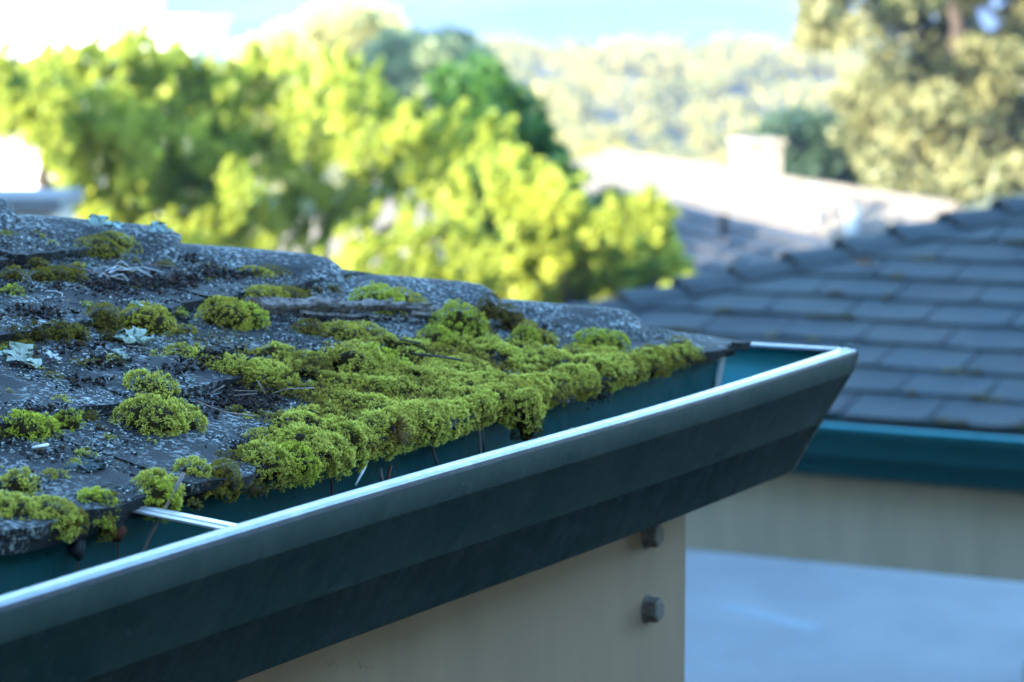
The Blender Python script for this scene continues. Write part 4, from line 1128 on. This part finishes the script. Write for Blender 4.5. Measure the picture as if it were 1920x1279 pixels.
# ------------------------------------------------------------------ crumbs: lichen flakes, grit and bark litter on the shingles
def chips(Q, size, cols, rng, w=0.014, flat=0.5):
    n = len(Q); P = roof_pt(Q[:, 0], Q[:, 1], np.full(n, w)) if Q.shape[1] == 2 else Q
    s = size * (0.5 + rng.random(n))[:, None, None]
    D = rng.normal(size=(n, 4, 3)); D /= np.linalg.norm(D, axis=2)[..., None]; D[..., 2] *= flat
    V = (P[:, None] + D * s).reshape(-1, 3)
    b4 = np.arange(n)[:, None, None] * 4
    F = (b4 + np.array([[0, 1, 2], [0, 2, 3], [0, 3, 1], [1, 3, 2]])).reshape(-1, 3)
    c = np.array(cols)[rng.integers(0, len(cols), n)] * (0.75 + 0.5 * rng.random((n, 1)))
    return V, F, np.repeat(c, 4, 0)
n = 60000
Q = np.stack([-1.9 + 1.75 * rngm.random(n), 0.0 + 0.85 * rngm.random(n)], -1)
d_ = vnoise(Q, 22, 21) + 0.5 * vnoise(Q, 60, 22) + 0.9 * np.clip((Q[:, 1] - 0.15) * 2.2, -0.6, 0.5)
Q = Q[(d_ > 0.0) & (Q[:, 0] + 0.12 + Q[:, 1] < -0.0)]
surfw = lambda Q: THK * (1 - ((Q[:, 1] % EXPO) / SHL)) + 0.0015
V, F, C = chips(Q, 0.0023, [(0.40, 0.44, 0.43), (0.26, 0.31, 0.31), (0.52, 0.55, 0.53), (0.03, 0.03, 0.032), (0.015, 0.015, 0.015), (0.02, 0.018, 0.016), (0.24, 0.32, 0.27)], rngm, w=0.0)
off = np.repeat(surfw(Q), 4)[:, None] * ROOF_N
tag(mesh("lichen_litter", V + off, F, M_TINT, col=C), "fine pale lichen flakes and grit strewn over the shingles", "litter", kind="stuff")
DK_ = []
for _ in range(70):
    x, s, m_ = -1.75 + 1.4 * rngm.random(), 0.03 + 0.66 * rngm.random(), int(15 + 60 * rngm.random())
    if x + 0.12 + s > -0.06: continue
    DK_.append(np.stack([x + 0.022 * rngm.normal(size=m_), s + 0.010 * rngm.normal(size=m_)], -1))
for (x, s, rx, rs, m_) in ((-0.897, 0.462, 0.075, 0.03, 420), (-0.84, 0.44, 0.05, 0.025, 200), (-1.094, 0.150, 0.05, 0.03, 330), (-1.12, 0.13, 0.03, 0.02, 120), (-0.69, 0.50, 0.03, 0.03, 90), (-1.16, 0.28, 0.04, 0.02, 60), (-0.9, 0.1, 0.22, 0.08, 30)):
    DK_.append(np.stack([x + rx * rngm.normal(size=m_) * 0.6, s + rs * rngm.normal(size=m_) * 0.6], -1))
Q = np.concatenate(DK_); big = rngm.random(len(Q))
V, F, C = chips(Q, 0.0036, [(0.030, 0.022, 0.018), (0.018, 0.016, 0.016), (0.055, 0.035, 0.025), (0.024, 0.020, 0.02)], rngm, w=0.0, flat=0.9)
mh, mk = mat_h(Q)
off = np.repeat(surfw(Q) + 0.003 * big + mh, 4)[:, None] * ROOF_N
tag(mesh("bark_litter", V + off, F, M_TINT, col=C), "dark crumbs of rotted bark and needle litter in the hollows", "litter", kind="stuff")
# specks of dirt stuck on the gutter's back wall
n = 260
xx = -1.75 + 1.6 * rngm.random(n) ** 1.2; zz = 0.02 - 0.10 * rngm.random(n) ** 1.5
Q = np.stack([xx, 0.140 + (0.026 - zz) * 0.0938 - 0.0022, zz], -1)
cl = vnoise(Q, 14, 3) > -0.15
V, F, C = chips(Q[cl], 0.0019, [(0.012, 0.012, 0.012), (0.03, 0.018, 0.015), (0.02, 0.02, 0.018)], rngm)
tag(mesh("gutter_dirt", V, F, M_TINT, col=C), "dark specks of dirt clinging to the inside of the gutter", "dirt", kind="stuff")

# ------------------------------------------------------------------ leafy lichens
def lichen(label, x, s, size, seed, col=(0.38, 0.47, 0.38), lobes=9, w=0.016, flat=0.5):
    rng = np.random.default_rng(seed); V, F, C = [], [], []
    for k in range(lobes):
        a = 2 * math.pi * k / lobes + rng.normal() * 0.35; L = size * (0.45 + 0.6 * rng.random()); wd = L * (0.26 + 0.16 * rng.random())
        n = 7; lift = rng.random() * 0.55 * flat + 0.12; cu = rng.normal() * 0.5; o = len(V)
        for i in range(n):
            t = i / (n - 1); ang = a + cu * t * 0.6
            cx, cy = math.cos(ang) * L * t, math.sin(ang) * L * t
            ww = wd * (0.28 + 1.15 * t) * (1 + 0.30 * math.sin(t * 13 + k)) * (1.0 if t < 0.99 else 0.8)
            z = w + L * lift * math.sin(t * 2.2) + 0.12 * L * rng.normal() * t
            for j in (-2, -1, 0, 1, 2):
                u = j / 2.0
                notch = -0.26 * L * u * u * (t > 0.75) - 0.10 * L * (abs(u) < 0.3) * (t > 0.95) + 0.10 * L * rng.normal() * (t > 0.5)
                px = cx + math.cos(ang) * notch - math.sin(ang) * ww * u
                py = cy + math.sin(ang) * notch + math.cos(ang) * ww * u
                V.append((x + px, s + py * 0.85, z + 0.22 * ww * u * u + 0.1 * ww * math.sin(5 * t + 3 * u + k)))
                C.append(np.array(col) * (0.75 + 0.35 * rng.random()) * (0.8 + 0.3 * t))
        for i in range(n - 1):
            for j in range(4):
                q = o + i * 5 + j; F.append((q, q + 1, q + 6, q + 5))
    V = np.array(V); W = roof_pt(V[:, 0], V[:, 1], V[:, 2]); m = len(W)
    loc = roof_pt(np.array([x]), np.array([s]), np.array([w]))[0]
    F = np.array(F)
    W2 = np.concatenate([W, W - ROOF_N * 0.0006]); F2 = np.concatenate([F, F[:, ::-1] + m])
    o = mesh("lichen", W2 - loc, F2, M_LICH, col=np.array(C + [c * 0.55 for c in C]), loc=tuple(loc), smooth=True)
    return tag(o, label, "lichen", "pale leafy lichens on the near roof")
lichen("crinkled pale mint lichen below the double moss dome", -1.074, 0.318, 0.024, 1, lobes=10, flat=0.4)
lichen("largest mint lichen, spread flat at the left edge", -1.272, 0.318, 0.030, 2, lobes=11, flat=0.3, col=(0.40, 0.47, 0.38))
lichen("small white curled lichen right of the largest one", -1.222, 0.312, 0.014, 3, lobes=5, flat=0.7, col=(0.55, 0.60, 0.60))
lichen("tiny upright lichen lobe right of the crescent of moss", -1.139, 0.284, 0.013, 4, lobes=5, flat=0.8)
lichen("tiny lichen flake caught between the two domes", -1.022, 0.358, 0.010, 6, lobes=5, flat=0.5, w=0.040)
lichen("weathered grey-green lichen crust on the eave shingle at lower left", -1.468, 0.085, 0.026, 5, lobes=12, flat=0.16, col=(0.085, 0.12, 0.12))
lichen("pale turquoise lichen crust on the second hip shingle", -0.775, 0.590, 0.026, 8, lobes=13, flat=0.05, col=(0.32, 0.46, 0.42), w=0.040)
lichen("turquoise lichen crust near the stepped end of the second hip shingle", -0.712, 0.545, 0.022, 9, lobes=12, flat=0.05, col=(0.33, 0.45, 0.41), w=0.040)

# ------------------------------------------------------------------ branch, needles, stems
def rp(x, s, w): return roof_pt(np.array([x]), np.array([s]), np.array([w]))[0]
def line(name, label, cat, pts, rad, mat, group=None, n=6, rough=0.1):
    pts = [np.array(p, float) for p in pts]; loc = pts[0]
    o = MB().tube([p - loc for p in pts], rad, n, rough).build(name, mat, None, smooth=True, loc=tuple(loc))
    return tag(o, label, cat, group)
br = empty("fallen_branch", tuple(rp(-0.80, 0.318, 0.012)))
tag(br, "dead grey branch with a broken brown end lying across the moss", "branch")
def bp(x, s, w): return rp(x, s, w) - np.array(br.location)
def wavy(a, b_, n, amp, seed):
    rng = np.random.default_rng(seed)
    return [tuple(np.array(a) * (1 - t) + np.array(b_) * t + np.array([rng.normal() * amp, rng.normal() * amp, rng.normal() * amp * 0.6])) for t in np.linspace(0, 1, n)]
main = [bp(*q) for q in wavy((-0.822, 0.335, 0.028), (-0.585, 0.246, 0.032), 22, 0.0024, 3)]
MB().tube(main, [0.0084 * (1.12 - 0.5 * t + 0.14 * math.sin(t * 19) + 0.08 * math.sin(t * 47)) for t in np.linspace(0, 1, 22)], 14, 0.05, 0.16).build("stem", M_BARK, br)
for i, (a, b_, r0, r1) in enumerate([((-0.80, 0.329, 0.033), (-0.66, 0.274, 0.031), 0.0032, 0.0022), ((-0.76, 0.305, 0.020), (-0.56, 0.224, 0.018), 0.0042, 0.002), ((-0.68, 0.277, 0.032), (-0.565, 0.236, 0.036), 0.0042, 0.0018),
                                     ((-0.82, 0.342, 0.031), (-0.79, 0.318, 0.021), 0.0045, 0.0025)]):
    pp = [bp(*q) for q in wavy(a, b_, 12, 0.0011, 11 + i)]
    MB().tube(pp, list(np.linspace(r0, r1, 12)), 8, 0.07, 0.2).build("bark_strip", M_BARK, br)
for i, (a, b_, r0, r1) in enumerate([((-0.60, 0.25, 0.030), (-0.522, 0.222, 0.029), 0.0046, 0.0022), ((-0.60, 0.246, 0.025), (-0.536, 0.218, 0.021), 0.0042, 0.0026), ((-0.642, 0.262, 0.034), (-0.628, 0.258, 0.042), 0.003, 0.0015),
                                     ((-0.708, 0.289, 0.033), (-0.70, 0.287, 0.041), 0.003, 0.0014)]):
    pp = [bp(*q) for q in wavy(a, b_, 7, 0.0008, 31 + i)]
    MB().tube(pp, list(np.linspace(r0, r1, 7)), 8, 0.05, 0.12).build("twig", M_BARK, br)
MB().tube([bp(-0.8235, 0.336, 0.026), bp(-0.8215, 0.335, 0.026), bp(-0.8180, 0.3335, 0.026)], [0.0045, 0.0094, 0.0098], 12, 0.10, 0.1).build("broken_end", simple("broken_wood", (0.075, 0.04, 0.03), 0.9, 0.2, 0.7, 240, 0, 1.0), br)
GN = "needles and stems fallen on the near roof"
line("pine_needle", "dark needle lying on the moss mat in front of the starry mound", "needle", [rp(-0.79, 0.131, 0.034), rp(-0.77, 0.110, 0.036), rp(-0.748, 0.089, 0.036)], 0.0013, M_BLACK, GN)
line("pine_needle", "short dark needle further up the mat, behind the long one", "needle", [rp(-0.755, 0.17, 0.034), rp(-0.737, 0.152, 0.034)], 0.0009, M_BLACK, GN)
line("pine_needle", "long grey needle crossing below the brown-olive knobs", "needle", [rp(-0.955, 0.505, 0.030), rp(-0.925, 0.485, 0.026), rp(-0.89, 0.462, 0.02)], 0.0009, M_STEM, GN)
line("pine_needle", "grey needle bent under the dark hip shingle gap", "needle", [rp(-0.800, 0.50, 0.02), rp(-0.775, 0.478, 0.022), rp(-0.755, 0.468, 0.016), rp(-0.737, 0.455, 0.016)], 0.0009, M_STEM, GN)
line("pine_needle", "reddish needle fallen below the crinkled lichen", "needle", [rp(-1.103, 0.305, 0.019), rp(-1.08, 0.29, 0.018)], 0.0008, M_STEM, GN)
line("pine_needle", "white splinter lying on the smooth eave shingle", "needle", [rp(-1.485, 0.135, 0.021), rp(-1.466, 0.132, 0.022)], [0.0012, 0.0018], M_FIBRE, GN)
line("pine_needle", "pale twig end curling in the dark hollow", "needle", [rp(-1.07, 0.137, 0.02), rp(-1.06, 0.128, 0.027), rp(-1.045, 0.118, 0.029), rp(-1.03, 0.112, 0.030)], 0.0007, M_STEM, GN)
line("pine_needle", "grey needle beside the wide starry dome", "needle", [rp(-1.215, 0.138, 0.03), rp(-1.19, 0.118, 0.022), rp(-1.16, 0.1, 0.02)], 0.0009, M_STEM, GN)
for i, (x, s, dx, ds) in enumerate(((-1.125, 0.15, 0.012, -0.02), (-1.11, 0.16, 0.004, -0.025), (-1.145, 0.165, 0.016, -0.004), (-1.08, 0.14, 0.006, 0.016))):
    line("pine_needle", ("leftmost thin needle fragment standing in the dark hollow", "thin needle fragment at the back of the dark hollow", "thin needle fragment lying across the left rim of the dark hollow", "thin needle fragment nearest the moss at the right of the dark hollow")[(1, 2, 0, 3)[i]], "needle", [rp(x, s, 0.020), rp(x + dx, s + ds, 0.028)], 0.0007, M_STEM, GN)
# white plant fibres
fb = MB()
rngf = random.Random(8)
for (a, b_) in (((-0.905, 0.485), (-0.862, 0.474)), ((-0.905, 0.478), (-0.862, 0.474)), ((-0.905, 0.479), (-0.880, 0.482)), ((-0.880, 0.482), (-0.848, 0.462)), ((-0.880, 0.482), (-0.855, 0.452)), ((-0.88, 0.482), (-0.82, 0.46)), ((-0.935, 0.472), (-0.925, 0.462)), ((-0.915, 0.466), (-0.90, 0.452)), ((-0.917, 0.468), (-0.906, 0.45)), ((-0.862, 0.50), (-0.853, 0.485))):
    m_ = ((a[0] + b_[0]) / 2 + rngf.gauss(0, 0.002), (a[1] + b_[1]) / 2 + rngf.gauss(0, 0.002))
    fb.tube([rp(a[0], a[1], 0.026), rp(m_[0], m_[1], 0.031), rp(b_[0], b_[1], 0.025)], [0.00035, 0.00035, 0.00025], 5)
tag(fb.build("plant_fibres", M_FIBRE), "tangle of thin white plant fibres on dark litter at upper left", "fibres")
tag(MB().tube([rp(-1.045, 0.447, 0.014), rp(-1.028, 0.452, 0.016), rp(-1.018, 0.458, 0.018), rp(-1.018, 0.468, 0.018), rp(-1.025, 0.476, 0.016)], 0.0004, 5).build("plant_fibre", M_FIBRE), "single curled white fibre near the left edge", "fibre")
GS = "stems hanging in the gutter"
Y = 0.131
line("dry_stem", "thin straight stem hanging from the moss into the gutter, left of three", "stem", [(-0.948, 0.124, 0.010), (-0.930, Y, -0.016), (-0.905, Y + 0.004, -0.052)], 0.0018, M_STEM, GS)
line("dry_stem", "pale curved stem hanging in the gutter, middle of three", "stem", [(-0.843, 0.125, 0.010), (-0.842, 0.122, -0.010), (-0.834, 0.125, -0.036), (-0.820, Y, -0.062)], 0.0017, M_STEM, GS)
line("dry_stem", "short thin stem hanging in the gutter, right of three", "stem", [(-0.828, 0.128, 0.008), (-0.824, 0.127, -0.01), (-0.815, Y, -0.034)], 0.0012, M_STEM, GS)
line("dry_stem", "hooked grey stem tip curling above the gutter lip", "stem", [(-0.655, 0.118, -0.070), (-0.652, 0.112, -0.045), (-0.648, 0.110, -0.033), (-0.640, 0.109, -0.028), (-0.634, 0.109, -0.031)], 0.0015, M_STEM, GS)
line("dry_stem", "rust-brown hooked stem in the gutter left of centre", "stem", [(-1.142, 0.13, -0.060), (-1.143, 0.129, -0.03), (-1.146, 0.128, -0.014), (-1.152, 0.127, -0.011)], 0.0013, M_RUST, GS)
line("dry_stem", "short grey stem end leaning beside the red one in the gutter", "stem", [(-1.046, 0.13, -0.018), (-1.034, 0.131, -0.05)], 0.0021, M_STEM, GS)
line("dry_stem", "short red stem end poking above the gutter lip", "stem", [(-1.024, 0.13, -0.018), (-1.036, 0.131, -0.05)], 0.0020, M_RUST, GS)
line("dry_stem", "pale fibre snagged under the bulging moss mass", "stem", [(-1.125, 0.112, -0.022), (-1.105, 0.115, -0.010), (-1.088, 0.12, -0.004)], [0.001, 0.0018, 0.0008], M_FIBRE, GS)
line("dry_stem", "long thin grey stem crossing the metal strap", "stem", [(-1.452, 0.098, 0.040), (-1.470, 0.104, 0.014), (-1.488, 0.112, -0.015), (-1.510, 0.12, -0.055)], 0.0020, M_STEM, GS)
def seed(label, x, zt):
    o = empty("seed_head", (x, 0.130, zt)); tag(o, label, "seed head", GS)
    MB().tube([(0, 0, 0), (0.002, 0.001, -0.03), (0.012, 0.002, -0.06)], 0.0008, 6, 0.1).build("stalk", M_RUST, o, smooth=True)
    D, F = sphere_grid(10, 7); q = D * np.array([0.008, 0.008, 0.011]); q = q * (1 + 0.35 * vnoise(q + x, 300))[:, None]
    mesh("head", q + [0, 0, 0.006], F, M_RUST if x > -1.56 else M_BLACK, o)
seed("dark shaggy seed head on a rusty stalk at lower left in the gutter", -1.572, -0.018)
seed("smaller rusty seed head under the moss drip left of the strap", -1.512, -0.012)
# dark star-shaped moss with rust capsules, a hollow nest in the eave fringe
rngd = np.random.default_rng(66)
c0 = rp(-1.052, -0.004, 0.026)
dm = empty("dead_moss_tuft", tuple(c0)); tag(dm, "dark brown starburst of dead moss stalks in the eave fringe", "dead moss")
M_STALK = simple("dead_stalk", (0.16, 0.10, 0.025), 0.8, 0.2, 0.6, 200)
nd = MB()
for k in range(150):
    a = rngd.random() * 6.28; op = 0.5 + 0.75 * rngd.random()
    d = np.array([math.cos(a) * math.sin(op), -math.cos(op) * 0.9, 0.25 + math.sin(a) * math.sin(op)]); d /= np.linalg.norm(d)
    L = 0.011 + 0.010 * rngd.random()
    nd.tube([d * 0.003, d * L * 0.6 + rngd.normal(size=3) * 0.0008, d * L + np.array([0, 0, -0.0015])], [0.0008, 0.0006, 0.0003], 4)
nd.build("stalks", M_STALK, dm)["kind"] = "stuff"
D, F = sphere_grid(12, 8); q = D * np.array([0.0075, 0.005, 0.0065]); q = q * (1 + 0.4 * vnoise(q, 500))[:, None]
mesh("core", q, F, simple("dark_core", (0.016, 0.010, 0.009), 0.9, 0.1, 0.5, 300), dm)
tag(mesh("dead_moss_clump", *chips(np.stack([-0.555 + 0.016 * rngd.normal(size=60), 0.114 + 0.004 * rngd.normal(size=60), 0.000 + 0.006 * rngd.normal(size=60)], -1), 0.003, [(0.02, 0.014, 0.014), (0.04, 0.025, 0.02)], rngd, flat=1.0)[:2], M_TINT,
         col=np.full((240, 3), 0.022)), "crumbling dark dead moss hanging from the eave near the corner", "dead moss", kind="stuff")
# leaves and moss on the carport roof
def nbp(x, sl, w): return np.array(front_nb(x, 0.12 + sl * CS - w * SN, sl * SN + w * CS))
rngn = np.random.default_rng(12); parts = []
for _ in range(90):
    x, c_ = -0.9 - 3.2 * rngn.random(), int(rngn.integers(0, 9))
    if _ < 22: c_ = int(rngn.integers(0, 3))
    if -x - 0.12 < c_ * EXPO: continue
    ctr = nbp(x, c_ * EXPO - 0.004, 0.014); ln_ = 0.02 + 0.09 * rngn.random(); m = int(30 + ln_ * 1100)
    Q = ctr + np.stack([0.006 * rngn.normal(size=m), ln_ * (rngn.random(m) - 0.5), 0.006 * np.abs(rngn.normal(size=m))], -1)
    parts.append(shoots(Q, np.tile([-0.3, 0, 0.9], (m, 1)), 'olive' if rngn.random() < 0.5 else 'brown', rngn, 1.6))
V, F, C = merge(parts)
tag(mesh("joint_moss", V, F, M_MOSS, col=C), "thin moss growing in the course joints of the carport roof", "moss", kind="stuff")
def leaf(label, p, s, mat):
    V = [np.array(p) + np.array(q) * s for q in ((0, -1, 0.1), (-0.3, -0.2, 0.32), (0, 1, 0.14), (0.35, 0.1, 0.3), (0.02, 0, 0.1))]
    V += [v - np.array([0, 0, 0.002]) for v in V]
    F = [(0, 4, 1), (1, 4, 2), (2, 4, 3), (3, 4, 0), (5, 6, 9), (6, 7, 9), (7, 8, 9), (8, 5, 9)]
    o = mesh("fallen_leaf", np.array(V) - np.array(p), F, mat, loc=tuple(p)); tag(o, label, "leaf")
M_OR = simple("orange_leaf", (0.42, 0.17, 0.03), 0.7, 0.3, 0.3, 60)
leaf("orange dead leaf lying under the carport's hip shingles", nbp(-1.62, 1.20, 0.035), 0.045, M_OR)
leaf("brown dead leaf on the carport roof below the orange one", nbp(-1.60, 0.955, 0.022), 0.035, simple("brown_leaf", (0.2, 0.09, 0.03), 0.7, 0.3, 0.3, 60))
print("moss triangles", NTRI)
